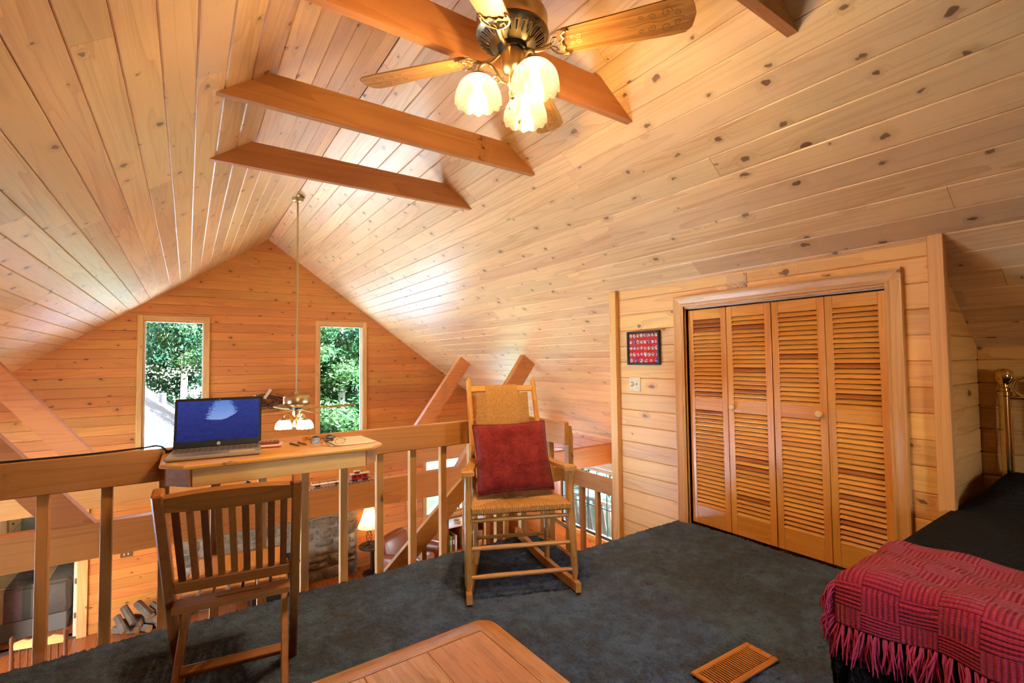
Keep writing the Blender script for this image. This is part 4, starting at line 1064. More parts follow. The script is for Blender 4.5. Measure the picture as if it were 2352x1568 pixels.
def ceiling_fan(label, loc, rod_top, angles, R_blade, light_ang, detail, bulb_w):
    """loc: centre of the motor housing underside"""
    f = thing('ceiling_fan', label, 'ceiling fan', loc)
    k = detail
    MB().cyl((0, 0, .11), (0, 0, rod_top-loc[2]-.03), .0105, seg=12).build('downrod', MT['brass'], f)
    MB().lathe([(.0001, 0), (.032, 0), (.055, .012), (.062, .03), (.062, .05)], (0, 0, rod_top-loc[2]-.075), 24).build('ceiling_canopy', MT['brass'], f)
    MB().lathe([(.012, .150), (.020, .148), (.020, .118), (.045, .112), (.118, .104), (.136, .094), (.142, .082), (.142, .024), (.136, .012), (.110, .004)], (0, 0, 0), 40).build('motor_housing', MT['brass'], f)
    ring = MB().lathe([(.142, .022), (.146, .012), (.140, .004), (.100, -.022), (.070, -.032), (.045, -.034)], (0, 0, 0), 48).build('vent_ring', MT['brassdark'], f)
    if k:
        for j in range(28):
            a = 2*pi*j/28; d = V((cos(a), sin(a), 0)); q0 = d*.128+V((0, 0, -.0045)); q1 = d*.086+V((0, 0, -.030))
            nrm_ = V((d.x*.5, d.y*.5, -.86)).normalized(); t_ = V((-d.y, d.x, 0))
            vs = []
            loop = [(0, -.0055), (.008, -.0065), (.034, -.0045), (.042, 0), (.034, .0045), (.008, .0065), (0, .0055)]
            mb = MB(); mb.tube([q0.lerp(q1, p/.05)+t_*w+nrm_*.003 for p, w in loop]+[q0+t_*-.0055+nrm_*.003], .0014, 5); mb.build('slot_rim', MT['brass'], ring)
            mb = MB(); mb.add([q0.lerp(q1, p/.05)+t_*w+nrm_*.0024 for p, w in loop], [tuple(range(len(loop)))]); mb.build('slot', MT['slotdark'], ring, smooth=0)
    MB().lathe([(.060, -.028), (.056, -.050), (.046, -.052)], (0, 0, 0), 32).build('flywheel', MT['black'], f)
    MB().lathe([(.046, -.050), (.048, -.060), (.046, -.098), (.044, -.118), (.036, -.134), (.018, -.146), (.010, -.150)], (0, 0, 0), 32).build('switch_cup', MT['brass'], f)
    MB().lathe([(.010, -.146), (.010, -.165), (.022, -.172), (.022, -.190), (.014, -.198), (.010, -.206), (.017, -.214), (.017, -.224), (.007, -.234), (.009, -.240), (.0001, -.246)], (0, 0, 0), 20).build('light_hub', MT['brass'], f)
    for ai, a in enumerate(angles):
        ar = R(a); rot = M4.Rotation(ar, 3, 'Z'); pitch = M4.Rotation(R(-13), 3, 'X')
        zc = -.052
        def tf(p): return rot @ (pitch @ V(p))+V((0, 0, zc))
        r0, r1 = .190, R_blade; out = []
        hw0, hw1 = .056, .074
        out = [(r0, -hw0*.8), (r0+.02, -hw0), (r1-.09, -hw1), (r1-.035, -hw1*.97), (r1-.012, -hw1*.72), (r1-.004, -hw1*.3), (r1, 0)]
        out = out+[(x, -y) for x, y in out[::-1][1:]]
        vs = [(x, y, .003) for x, y in out]+[(x, y, -.003) for x, y in out]; n = len(out)
        fs = [tuple(range(n)), tuple(range(n, 2*n))[::-1]]+[(i, n+i, n+(i+1) % n, (i+1) % n) for i in range(n)]
        mb = MB(); mb.add(vs, fs); bl = mb.build('blade', MT['bladeoak'], f, smooth=0)
        bl.matrix_local = M4.Translation((0, 0, zc)) @ M4.Rotation(ar, 4, 'Z') @ M4.Rotation(R(-13), 4, 'X')
        if k:
            mb = MB()
            for sy in (-1, 1):
                for (c, rr, tt, a0, sg) in (((r1-.10, .030), .020, 1.5, 0, 1), ((r1-.15, .022), .015, 1.4, pi, -1), ((r1-.06, .020), .013, 1.3, pi/2, 1), ((r1-.19, .030), .010, 1.2, 0, -1)):
                    ribbon(mb, [(x, y*sy) for x, y in spiral(c, rr, tt, a0, 22, sg)], .0030, -.0034)
            ribbon(mb, [(r1-.24+i*.02, .004*sin(i*1.3)) for i in range(11)], .003, -.0034)
            mb.build('stencil_scroll', MT['bladeprint'], bl, smooth=0)
            mb = MB()
            for sy in (-1, 1):
                ribbon(mb, [(x, y*sy) for x, y in spiral((r0+.075, .014), .012, 1.3, pi, 16, 1)], .0026, -.0034)
                ribbon(mb, [(x, y*sy) for x, y in spiral((r0+.050, .016), .009, 1.2, 0, 14, -1)], .0024, -.0034)
            mb.build('stencil_root', MT['bladeprint2'], bl, smooth=0)
        # blade iron: curved arm ending in an open trefoil bracket
        mb = MB()
        mb.tube([tf((.052, 0, .004)), tf((.085, 0, -.016)), tf((.125, 0, -.018)), tf((.160, 0, -.008))], [.009, .008, .008, .010], 10)
        if k:
            for sy in (-1, 1):
                mb.tube([tf((x, y*sy, -.006)) for x, y in ((.150, 0), (.156, .020), (.172, .042), (.196, .056), (.226, .054), (.232, .048), (.215, .044), (.204, .034), (.212, .020), (.200, .006), (.190, 0))], .0042, 8)
                mb.tube([tf((x, y*sy, -.006)) for x, y in ((.160, .006), (.176, .014), (.184, .030), (.172, .030))], .003, 6)
                mb.ball(tf((.222, .050*sy, -.010)), .0055, 8, 6)
            mb.ball(tf((.203, 0, -.009)), .0055, 8, 6)
        else:
            mb.box(tf((.195, 0, -.005)), (.09, .07, .004), rot @ pitch, bev=.001)
        mb.build('blade_iron', MT['brass'], f)
    # light arms with glass shades
    for a in light_ang:
        ar = R(a); d = V((cos(ar), sin(ar), 0)); z0 = -.182
        pth = spline([V((0, 0, z0))+d*.015, V((0, 0, z0+.012))+d*.045, V((0, 0, z0+.055))+d*.070, V((0, 0, z0+.078))+d*.100, V((0, 0, z0+.062))+d*.130, V((0, 0, z0+.030))+d*.137], 6)
        mb = MB().tube(pth, .0056, 8)
        sp_ = [V((0, 0, z0+.012+.020*sin(t)*(1-t/9)))+d*(.062+.020*cos(t)*(1-t/9)) for t in [i*.45 for i in range(17)]]
        mb.tube(sp_, .0036, 6); arm_ = mb.build('light_arm', MT['brass'], f)
        c = V((0, 0, z0+.030))+d*.137
        MB().lathe([(.006, .010), (.016, .002), (.036, -.006), (.040, -.014), (.040, -.022), (.034, -.022)], c, 28).build('shade_holder', MT['brass'], arm_)
        mb = MB(); scallop_shade(mb, .038, .092, .094, c+V((0, 0, -.016))); sh_ = mb.build('glass_shade', MT['shade' if k else 'shade2'], f, smooth=50)
        mb = MB(); mb.lathe([(.0001, -.092), (.010, -.090), (.017, -.080), (.0195, -.066), (.017, -.052), (.012, -.040), (.011, -.026)], c, 14); bb = mb.build('bulb', MT['bulb%d' % (1 if k else 2)], f, smooth=60)
    # pull chains
    if k:
        for (x, y, zz, l) in ((-.030, -.020, -.135, .135), (.012, -.024, -.240, .075)):
            mb = MB()
            for i in range(int(l/.005)): mb.ball((x, y, zz-i*.005), .0021, 6, 4)
            mb.lathe([(.0015, 0), (.006, -.012), (.006, -.026), (.0015, -.034)], (x, y, zz-l), 10); mb.build('pull_chain', MT['brass'], f)
    return f
BULB1, BULB2 = 2000., 800.
MT['bulb1'] = emis('warm_bulb_glow', (1, .69, .34, 1), BULB1); MT['bulb2'] = emis('warm_bulb_glow_far', (1, .66, .32, 1), BULB2)
ceiling_fan('large brass ceiling fan with four oak blades and three lit glass shades', (1.055, 1.525, 2.475), ZR-.02, (38, 128, 218, 308), .685, (153, 33, -87), True, 1)
ceiling_fan('distant brass ceiling fan hanging on a long rod before the gable wall', (1.05, 5.98, .715), ZR-.03, (8, 98, 188, 278), .70, (-60, 60, 180), False, 2)

# ================================================================ oak coffee table in the foreground
tb = thing('coffee_table', 'oak coffee table with rounded corners on the carpet in front', 'coffee table', (.30, .94, .013), R(1.2))
TW, TD, TZ = .497, .365, .387
MT['tabx'] = wood('table_oak_x', light=srgb(178, 116, 58), dark=srgb(134, 78, 34), axis='x', knots=0, ring=10, rough=.22, fleck=.45, contrast=1.3, coat=.4, vary=.03)
MT['taby'] = wood('table_oak_y', light=srgb(178, 116, 58), dark=srgb(134, 78, 34), axis='y', knots=0, ring=10, rough=.22, fleck=.45, contrast=1.3, coat=.4, vary=.03)
def rrect(w, d, r, n=6):
    out = []
    for (cx, cy_, a0) in ((w-r, d-r, 0), (-w+r, d-r, pi/2), (-w+r, -d+r, pi), (w-r, -d+r, 3*pi/2)):
        for i in range(n+1): t = a0+pi/2*i/n; out.append((cx+cos(t)*r, cy_+sin(t)*r))
    return out
inw, ind = TW-.060, TD-.060
# rim: border boards with a rounded outer edge, built side by side
rr_ = rrect(TW, TD, .055, 6); nq = 7
sides = [('y', [rr_[27]]+[(TW, -TD+.05)]) for _ in range(0)]
def rim_board(outer, inner, name, mat):
    mb = MB(); rings = []
    n = len(outer)
    for (dz, ins) in ((-.026, .004), (-.020, 0), (-.008, 0), (-.002, .002), (0, .007)):
        vs = []
        for (p, q) in zip(outer, inner):
            v_ = V((q[0]-p[0], q[1]-p[1], 0)); L_ = v_.length; v_ = v_/L_ if L_ > 0 else v_; vs.append((p[0]+v_.x*ins, p[1]+v_.y*ins, TZ+dz))
        rings.append(vs)
    rings.append([(q[0], q[1], TZ) for q in inner]); rings.append([(q[0], q[1], TZ-.026) for q in inner])
    vs = [p for r_ in rings for p in r_]; m = len(rings); fs = []
    for i in range(m):
        for k in range(n-1): fs.append((i*n+k, i*n+k+1, ((i+1) % m)*n+k+1, ((i+1) % m)*n+k))
    fs += [tuple(i*n for i in range(m)), tuple(i*n+n-1 for i in range(m))[::-1]]
    mb.add(vs, fs); return mb.build(name, mat, tb, smooth=35)
c0 = rr_[0:7]; c1_ = rr_[7:14]; c2_ = rr_[14:21]; c3_ = rr_[21:28]
def clampin(p): return (max(-inw, min(inw, p[0])), max(-ind, min(ind, p[1])))
jx = inw-.012
def board(outer): return outer, [clampin(p) for p in outer]
right = c3_+c0; rim_board([(jx+.02, -TD)]+c3_+c0+[(jx+.02, TD)] if False else c3_+c0, [clampin(p) for p in c3_+c0], 'rim_board', MT['taby'])
rim_board(c1_+c2_, [clampin(p) for p in c1_+c2_], 'rim_board', MT['taby'])
rim_board([c0[-1], c1_[0]], [clampin(c0[-1]), clampin(c1_[0])], 'rim_board', MT['tabx']); rim_board([c2_[-1], c3_[0]], [clampin(c2_[-1]), clampin(c3_[0])], 'rim_board', MT['tabx'])
nb = 5
for i in range(nb):
    x0 = -inw+2*inw*i/nb; x1 = -inw+2*inw*(i+1)/nb
    MB().box(((x0+x1)/2, 0, TZ-.0128), (x1-x0-.0006, 2*ind-.001, .024), bev=.0008).build('top_plank', MT['taby'], tb)
for sx in (-1, 1):
    for sy in (-1, 1): MB().tube([(sx*(TW-.07), sy*(TD-.07), .360), (sx*(TW-.07), sy*(TD-.07), .30), (sx*(TW-.07), sy*(TD-.07), 0)], [.030, .030, .022], 4).build('leg', MT['tabx'], tb)
for sy in (-1, 1): MB().box((0, sy*(TD-.075), .325), (2*TW-.18, .020, .070)).build('apron', MT['tabx'], tb)
for sx in (-1, 1): MB().box((sx*(TW-.075), 0, .325), (.020, 2*TD-.18, .070)).build('apron', MT['taby'], tb)

# ================================================================ floor register
vt = thing('floor_register', 'wooden floor heat register set into the carpet', 'floor vent', (1.735, 1.068, .022), R(-2.5))
MT['vent'] = wood('register_oak', light=srgb(190, 116, 48), dark=srgb(148, 82, 28), axis='x', knots=0, ring=14, rough=.4)
vl, vw = .175, .066
for (x, y, wx, wy) in ((0, vw-.010, 2*vl, .020), (0, -vw+.010, 2*vl, .020), (vl-.011, 0, .022, 2*vw-.04), (-vl+.011, 0, .022, 2*vw-.04)):
    MB().box((x, y, .006), (wx, wy, .012), bev=.003).build('frame_bar', MT['vent'], vt)
MB().box((0, 0, .0055), (2*vl-.04, 2*vw-.038, .004)).build('duct_shade', MT['slotdark'], vt)  # dark plate painted as the shade between the slats
for i in range(24):
    x = -vl+.030+i*(2*vl-.06)/23
    MB().box((x, 0, .0098), (.0058, 2*vw-.04, .0034), bev=.0008).build('slat', MT['vent'], vt)

# ================================================================ bed in the alcove with brass headboard
bed = thing('brass_bed', 'bed with dark quilted spread and brass headboard in the alcove', 'bed', (2.8, .2, .012))
bx, by = 2.8, .2
X0, X1, Y0, Y1, BZ = 1.925, 3.62, -.62, .715, .455
def quilt():
    n = N('charcoal_quilted_spread'); tc = n.n('TexCoord').outputs['Object']
    w = n.n('TexWave', wave_type='BANDS', bands_direction='X'); n.l(n.vmath('ADD', tc, (0, 0, 0)), w.inputs['Vector']); w.inputs['Scale'].default_value = 18; w.inputs['Distortion'].default_value = 6; w.inputs['Detail'].default_value = 2; w.inputs['Detail Scale'].default_value = 3
    n.l(n.ramp(w.outputs[0], [(0, srgb(15, 15, 17)), (1, srgb(36, 36, 39))]), n.p.inputs['Base Color']); n.p.inputs['Roughness'].default_value = .9; n.p.inputs['Specular IOR Level'].default_value = .15
    n.bump(w.outputs[0], .7, .008); return n.mat
MT['quilt'] = quilt()
def bed_top(x, y):
    z = BZ+.010*sin(x*5)*sin(y*4)
    hx = max(0, (x-3.05)/.45); hx = min(1, hx); px = hx*hx*(3-2*hx)
    ey = min(1, max(0, (Y1-y)/.10)); z += .115*px*sin(min(1, ey)*pi/2)
    return z
def drape_grid():
    vs = []; fs = []; xs = []; n1, n2 = 64, 56
    hang = .40
    # parametrise over a larger rectangle; outside the mattress the cloth hangs
    us = np.linspace(X0-hang, X1, n1); ws = np.linspace(Y0-hang, Y1+hang, n2)
    for u in us:
        for w in ws:
            dx = max(0, X0-u); dy = max(0, w-Y1)+max(0, Y0-w); sgn = 1 if w > Y1 else -1
            x = max(u, X0); y = min(max(w, Y0), Y1)
            z = bed_top(x, y)
            d = max(dx, dy) if not (dx > 0 and dy > 0) else sqrt(dx*dx+dy*dy)
            rr = .035
            def fall(d): 
                if d <= 0: return 0, 0
                if d < rr*pi/2: a = d/rr; return rr*sin(a), rr*(1-cos(a))
                return rr+.010*sin(8*d), rr+(d-rr*pi/2)
            o, dn = fall(d)
            if dx > 0 and dy > 0:
                o += .05*min(1, d/.3); L_ = sqrt(dx*dx+dy*dy); ox_, oy_ = -dx/L_*o, sgn*dy/L_*o
            else: ox_, oy_ = (-o if dx > 0 else 0), (sgn*o if dy > 0 else 0)
            wav = .018*sin((u+w)*23)*min(1, max(0, dn-.05)/.2)
            if dx > 0: ox_ -= wav
            elif dy > 0: oy_ += sgn*wav*.4
            if dy > 0 and w > Y1: oy_ = min(oy_, .040 if x > XC-.1 else .09)
            vs.append((x+ox_-bx, y+oy_-by, max(.004, z-dn)))
    for i in range(n1-1):
        for j in range(n2-1): fs.append((i*n2+j, (i+1)*n2+j, (i+1)*n2+j+1, i*n2+j+1))
    return vs, fs
vs, fs = drape_grid()
sp_o = mesh_obj('bedspread', vs, fs, MT['quilt'], bed)
MB().box(((X0+X1)/2+.02-bx, (Y0+Y1)/2-by, .30), (X1-X0-.06, Y1-Y0-.06, .24), bev=.04).build('mattress', plain('blue_ticking', srgb(46, 60, 84), .8), bed)
MB().box(((X0+X1)/2+.02-bx, (Y0+Y1)/2-by, .09), (X1-X0-.10, Y1-Y0-.10, .17), bev=.01).build('box_spring', plain('navy_box_spring', srgb(30, 36, 56), .7), bed)
# headboard
hx = 3.665-bx
for y in (.648-by, -.60-by):
    mb = MB().lathe([(.026, 0), (.026, .96), (.031, .965), (.031, .985), (.024, .990), (.024, 1.005), (.017, 1.012), (.017, 1.022), (.024, 1.030), (.036, 1.048), (.0405, 1.070), (.036, 1.092), (.022, 1.106), (.0001, 1.111)], (hx, y, 0), 24)
    mb.build('head_post', MT['poly'], bed)
for z in (.955, .55): MB().cyl((hx, .63-by, z), (hx, -.58-by, z), .010, seg=12).build('head_rail', MT['poly'], bed)
for k in range(7):
    y = .500-k*.18
    MB().cyl((hx, y-by, .55), (hx, y-by, .955), .0075, seg=10).build('head_spindle', MT['poly'], bed)
for y in (.560, -.51):
    MB().tube([(hx, y+cos(t)*.052-by, 1.012+sin(t)*.052) for t in [2*pi*i/28 for i in range(29)]], .0085, 10, False).build('scroll_ring', MT['poly'], bed)
MB().tube(spline([(hx, .51-by, 1.00), (hx, .30-by, 1.09), (hx, .02-by, 1.13), (hx, -.26-by, 1.09), (hx, -.46-by, 1.00)], 8), .009, 10).build('head_arch', MT['poly'], bed)

# ================================================================ red throw over the foot of the bed
def throw_mat():
    n = N('red_woven_throw'); tc = n.n('TexCoord').outputs['UV']; sp = n.n('SeparateXYZ'); n.l(tc, sp.inputs[0]); u, v_ = sp.outputs[0], sp.outputs[1]
    # basket blocks: ribs turn from block to block
    bu = n.math('FLOOR', n.math('MULTIPLY', u, 9.0)); bv = n.math('FLOOR', n.math('MULTIPLY', v_, 14.0))
    chk = n.math('MODULO', n.math('ADD', bu, bv), 2.0)
    r1 = n.math('ABSOLUTE', n.math('SINE', n.math('MULTIPLY', v_, 14*pi*7))); r2 = n.math('ABSOLUTE', n.math('SINE', n.math('MULTIPLY', u, 9*pi*6)))
    st = n.math('ABSOLUTE', n.math('SINE', n.math('MULTIPLY', u, 7*pi*18))); st2 = n.math('ABSOLUTE', n.math('SINE', n.math('MULTIPLY', v_, 9*pi*14)))
    h = n.math('ADD', n.math('MULTIPLY', chk, n.math('MULTIPLY', r1, .7)), n.math('MULTIPLY', n.math('SUBTRACT', 1, chk), n.math('MULTIPLY', r2, .55)))
    h = n.math('ADD', h, n.math('MULTIPLY', n.math('ADD', st, st2), .14))
    ns = n.noise(tc, 60, 3, .6)
    c = n.ramp(h, [(0, srgb(84, 12, 26)), (.45, srgb(150, 34, 58)), (1, srgb(184, 56, 80))])
    n.l(n.mix(n.math('MULTIPLY', ns, .25), c, srgb(150, 30, 60)), n.p.inputs['Base Color']); n.p.inputs['Roughness'].default_value = .9; n.p.inputs['Specular IOR Level'].default_value = .1
    n.bump(h, .8, .012); n.p.inputs['Sheen Weight'].default_value = .12; return n.mat
tho = thing('throw_blanket', 'red basket weave throw blanket with fringe over the bed foot', 'blanket', (2.12, .2, BZ+.02))
n1, n2 = 90, 110; hangx, hangy = .185, .06
us = np.linspace(X0-hangx, 2.335, n1); ws = np.linspace(-.55, Y1+hangy, n2); VSs = []; uvs = []
def throw_pt(u, w):
    dx = max(0, X0-u); dy = max(0, w-Y1+.01); x = max(u, X0); y = min(w, Y1-.01); z = bed_top(x, y)+.017
    z += .006*sin(u*31+sin(w*9)*1.2)+.005*sin(w*27+u*8)
    rr = .045
    def fall(d):
        if d <= 0: return 0, 0
        if d < rr*pi/2: a = d/rr; return rr*sin(a), rr*(1-cos(a))
        return rr+.012*sin(8*d), rr+(d-rr*pi/2)
    o1, n1_ = fall(dx); o2, n2_ = fall(dy)
    fold = .016*sin(w*19+1.0)*min(1, dx/.12)
    return V((x-o1*1.25-.012*min(1, dx/.05)-fold, y+o2*1.2, z-max(n1_, n2_*.9)))
for i, u in enumerate(us):
    for j, w in enumerate(ws):
        p = throw_pt(u+.012*sin(w*6), w); VSs.append((p.x-2.12, p.y-.2, p.z-BZ-.02)); uvs.append((i/(n1-1), j/(n2-1)))
fs = [(i*n2+j, (i+1)*n2+j, (i+1)*n2+j+1, i*n2+j+1) for i in range(n1-1) for j in range(n2-1)]
MT['throw'] = throw_mat()
tw = mesh_obj('woven_cloth', VSs, fs, MT['throw'], tho)
uvl = tw.data.uv_layers.new(name='UVMap'); lv = np.empty(len(tw.data.loops), int); tw.data.loops.foreach_get('vertex_index', lv)
uvl.data.foreach_set('uv', np.array(uvs)[lv].ravel())
md = tw.modifiers.new('thick', 'SOLIDIFY'); md.thickness = .006; md.offset = 1
fr = MB()
def tassel(p, out, L_, n=8):
    for q in range(n):
        j_ = V((random.uniform(-1, 1), random.uniform(-1, 1), 0))*.010; e = V((random.uniform(-1, 1)*.022, random.uniform(-1, 1)*.022, 0)); l_ = L_*random.uniform(.7, 1.15)
        o_ = V(out)
        pts = [p+j_*.3, p+j_*.7+o_*.016+V((0, 0, -l_*.25)), p+j_+e*.5+o_*.024+V((0, 0, -l_*.65)), p+j_+e+o_*.020+V((0, 0, -l_))]
        fr.tube([(a.x-2.12, a.y-.2, a.z-BZ-.02) for a in pts], [.0030, .0030, .0026, .0014], 5)
for k in range(74):
    w = -.55+(Y1+hangy+.55)*(k+.5)/74; tassel(throw_pt(X0-hangx+.012*sin(w*6), w), (-.6, random.uniform(-.5, .5), 0), .105)
for k in range(46):
    u = X0-hangx+(2.335-X0+hangx)*(k+.5)/46; tassel(throw_pt(u, Y1+hangy), (random.uniform(-.9, .1), 1.0 if u < 2.2 else .5, 0), .085 if u < X0+.1 else .05)
fo = fr.build('fringe', plain('red_fringe_yarn', srgb(166, 44, 82), .85, vary=.15, bscale=40), tho, smooth=60); fo['kind'] = 'stuff'
# ================================================================ stairs and landing beyond the loft
ZL = -.64
stc = thing('staircase', 'open pine staircase turning down to the room below', 'staircase', (2.5, 3.2, ZF))
so = V((2.5, 3.2, ZF))
def sp(mb, name, mat, par=stc, smooth=35): 
    o = mb.build(name, mat, par, smooth); o.data.transform(M4.Translation(-so)); return o
sp(MB().box((2.495, 3.20, ZL-.04), (.98, .94, .08)), 'landing', MT['beamx'])
for k in range(2): sp(MB().box((2.535, 2.41+.20*k, -.22-.20*k), (.90, .24, .035), bev=.004), 'tread', MT['trimx'])
for k in range(9): sp(MB().box((1.90-.20*k, 3.24, ZL-.18*(k+1)), (.26, .72, .035), bev=.004), 'tread', MT['trimy'])
srl = thing('stair_railing', 'pine stair railing with balusters around the landing and down the flight', 'railing', (2.5, 3.2, ZF))
def diag(x): return .230+(x-1.955)*.895        # top edge of the sloping rail
mb = MB(); mb.prism([(1.99, diag(1.99)), (.2, diag(.2)), (.2, diag(.2)-.19), (1.99, diag(1.99)-.19)], 'y', 3.60, 3.64); sp(mb, 'sloping_rail', wood('sloped_rail_pine', **PINE_R, axis='x', knots=.9, kx=2, ky=3), srl, 0)
sp(MB().box((2.50, 3.62, .165-.07), (1.08, .038, .14), bev=.003), 'far_rail', MT['railx'], srl)
sp(MB().box((3.035, 3.28, .165-.07), (.038, .70, .14), bev=.003), 'side_rail', MT['raily'], srl)
sp(MB().box((1.985, 3.62, -.20), (.07, .07, .95), bev=.003), 'newel_post', MT['railz'], srl)
for k in range(9):
    x = 1.80-.2*k; sp(MB().prism([(x-.02, diag(x)-.95), (x+.02, diag(x)-.95), (x+.02, diag(x+.02)-.17), (x-.02, diag(x-.02)-.17)], 'y', 3.645, 3.685), 'baluster', MT['railz'], srl, 0)
for k in range(4): sp(MB().box((2.20+.2*k, 3.665, -.25), (.04, .04, .80), bev=.002), 'baluster', MT['railz'], srl)
for k in range(4): sp(MB().box((3.080, 2.98+.20*k, -.25), (.04, .04, .80), bev=.002), 'baluster', MT['railz'], srl)

# ================================================================ toy train on the tie beam
TZ0 = -.088; TY = 5.212
tr_ = thing('train_track', 'black toy train track lying on the pine tie beam', 'toy track', (1.0, TY, TZ0))
for s in (-1, 1): MB().box((-.10, s*.020, .008), (1.60, .0035, .006)).build('track_rail', MT['steel'], tr_)
for k in range(46): MB().box((-.88+k*.0345, 0, .003), (.014, .062, .005), bev=.001).build('sleeper', MT['black'], tr_)
def truck(par, x, mat):
    for dx in (-.016, .016):
        for s in (-1, 1): MB().cyl((x+dx, s*.017, .0105), (x+dx, s*.023, .0105), .0095, seg=12).build('wheel', mat, par)
    MB().box((x, 0, .014), (.052, .048, .008), bev=.002).build('truck_frame', mat, par)
cb2 = thing('toy_caboose', 'red toy train caboose with cupola at the end of the train', 'toy train', (1.545, TY, TZ0+.011), 0, 'toy train cars')
cr_ = plain('caboose_red', srgb(168, 34, 24), .35); rf_ = plain('caboose_roof', srgb(206, 196, 180), .4)
truck(cb2, -.055, MT['black']); truck(cb2, .055, MT['black'])
MB().box((-.005, 0, .050), (.170, .058, .055), bev=.002).build('body', cr_, cb2)
MB().box((0, 0, .023), (.215, .054, .006), bev=.001).build('deck', MT['black'], cb2)
MB().prism([(-.034, .077), (.034, .077), (.016, .087), (-.016, .087)], 'x', -.100, .100).build('roof', rf_, cb2, smooth=0)
MB().box((-.032, 0, .095), (.052, .046, .024), bev=.002).build('cupola', cr_, cb2); MB().prism([(-.030, .106), (.030, .106), (.014, .114), (-.014, .114)], 'x', -.064, -.002).build('cupola_roof', rf_, cb2, smooth=0)
for x in (-.055, -.005, .045): MB().box((x, -.0295, .055), (.018, .002, .020)).build('window', MT['black'], cb2)
MB().cyl((.03, 0, .084), (.03, 0, .104), .003, seg=8).build('chimney', MT['black'], cb2)
for x in (-.098, .098):
    for s in (-1, 1): MB().cyl((x, s*.024, .024), (x, s*.024, .078), .0016, seg=6).build('platform_post', MT['white'], cb2)
    MB().tube([(x, -.024, .050), (x, .024, .050)], .0016, 6).build('platform_rail', MT['black'], cb2)
for x in (-.04, .03): text_mesh('lettering', 'RAIL', .008, MT['white'], cb2, (x, -.0294, .031), (R(90), 0, 0)) if False else None
fc = thing('toy_flatcar', 'white railed toy flatcar coupled ahead of the red caboose', 'toy train', (1.215, TY, TZ0+.011), 0, 'toy train cars')
truck(fc, -.10, MT['black']); truck(fc, .10, MT['black'])
wt = plain('cream_railing', srgb(228, 206, 178), .45)
MB().box((0, 0, .026), (.320, .052, .008), bev=.001).build('deck', wt, fc)
for s in (-1, 1):
    for z in (.042, .054): MB().cyl((-.158, s*.024, z), (.158, s*.024, z), .0014, seg=6).build('side_rail', wt if z > .05 else plain('rust_rail', srgb(170, 96, 60), .5), fc)
    for k in range(5): MB().box((-.158+k*.079, s*.024, .042), (.003, .003, .028)).build('stanchion', plain('post_brown', srgb(120, 62, 40), .5) if k in (1, 2, 3) else wt, fc)
for x in (-.158, .158): MB().box((x, 0, .046), (.003, .050, .020)).build('end_board', wt, fc)
tn = thing('toy_tender', 'black and white toy coal tender behind the toy locomotive', 'toy train', (.845, TY, TZ0+.011), 0, 'toy train cars')
truck(tn, -.06, MT['black']); truck(tn, .06, MT['black'])
MB().box((0, 0, .042), (.190, .054, .036), bev=.003).build('tank', MT['black'], tn); MB().box((-.03, 0, .064), (.10, .046, .010), bev=.003).build('white_load', wt, tn)
mb = MB()
for k in range(14): mb.tube([(.02+random.uniform(0, .07), random.uniform(-.02, .02), .062), (.02+random.uniform(0, .07), random.uniform(-.02, .02), .078)], .002, 5)
mb.build('coal_rods', MT['black'], tn)
lo = thing('toy_locomotive', 'black toy steam locomotive with funnel smokestack ahead of the tender', 'toy train', (.585, TY, TZ0+.011), 0, 'toy train cars')
MB().cyl((-.13, 0, .048), (.05, 0, .048), .024, seg=18).build('boiler', MT['black'], lo)
MB().lathe([(.008, 0), (.008, .045), (.024, .075), (.024, .082), (.010, .092), (.0001, .092)], (-.095, 0, .066), 16).build('smokestack', MT['dark_iron'], lo)
MB().box((.09, 0, .062), (.075, .058, .075), bev=.003).build('cab', cr_, lo); MB().box((.09, 0, .104), (.095, .066, .006), bev=.002).build('cab_roof', MT['black'], lo)
MB().lathe([(.010, 0), (.012, .010), (.006, .020), (.0001, .022)], (-.02, 0, .070), 12).build('steam_dome', MT['poly'], lo)
for x in (-.08, -.03, .02):
    for s in (-1, 1): MB().cyl((x, s*.018, .018), (x, s*.024, .018), .017, seg=14).build('wheel', MT['black'], lo)
MB().prism([(-.030, .004), (.030, .004), (0, .030)], 'x', -.165, -.14).build('pilot', MT['black'], lo, smooth=0)

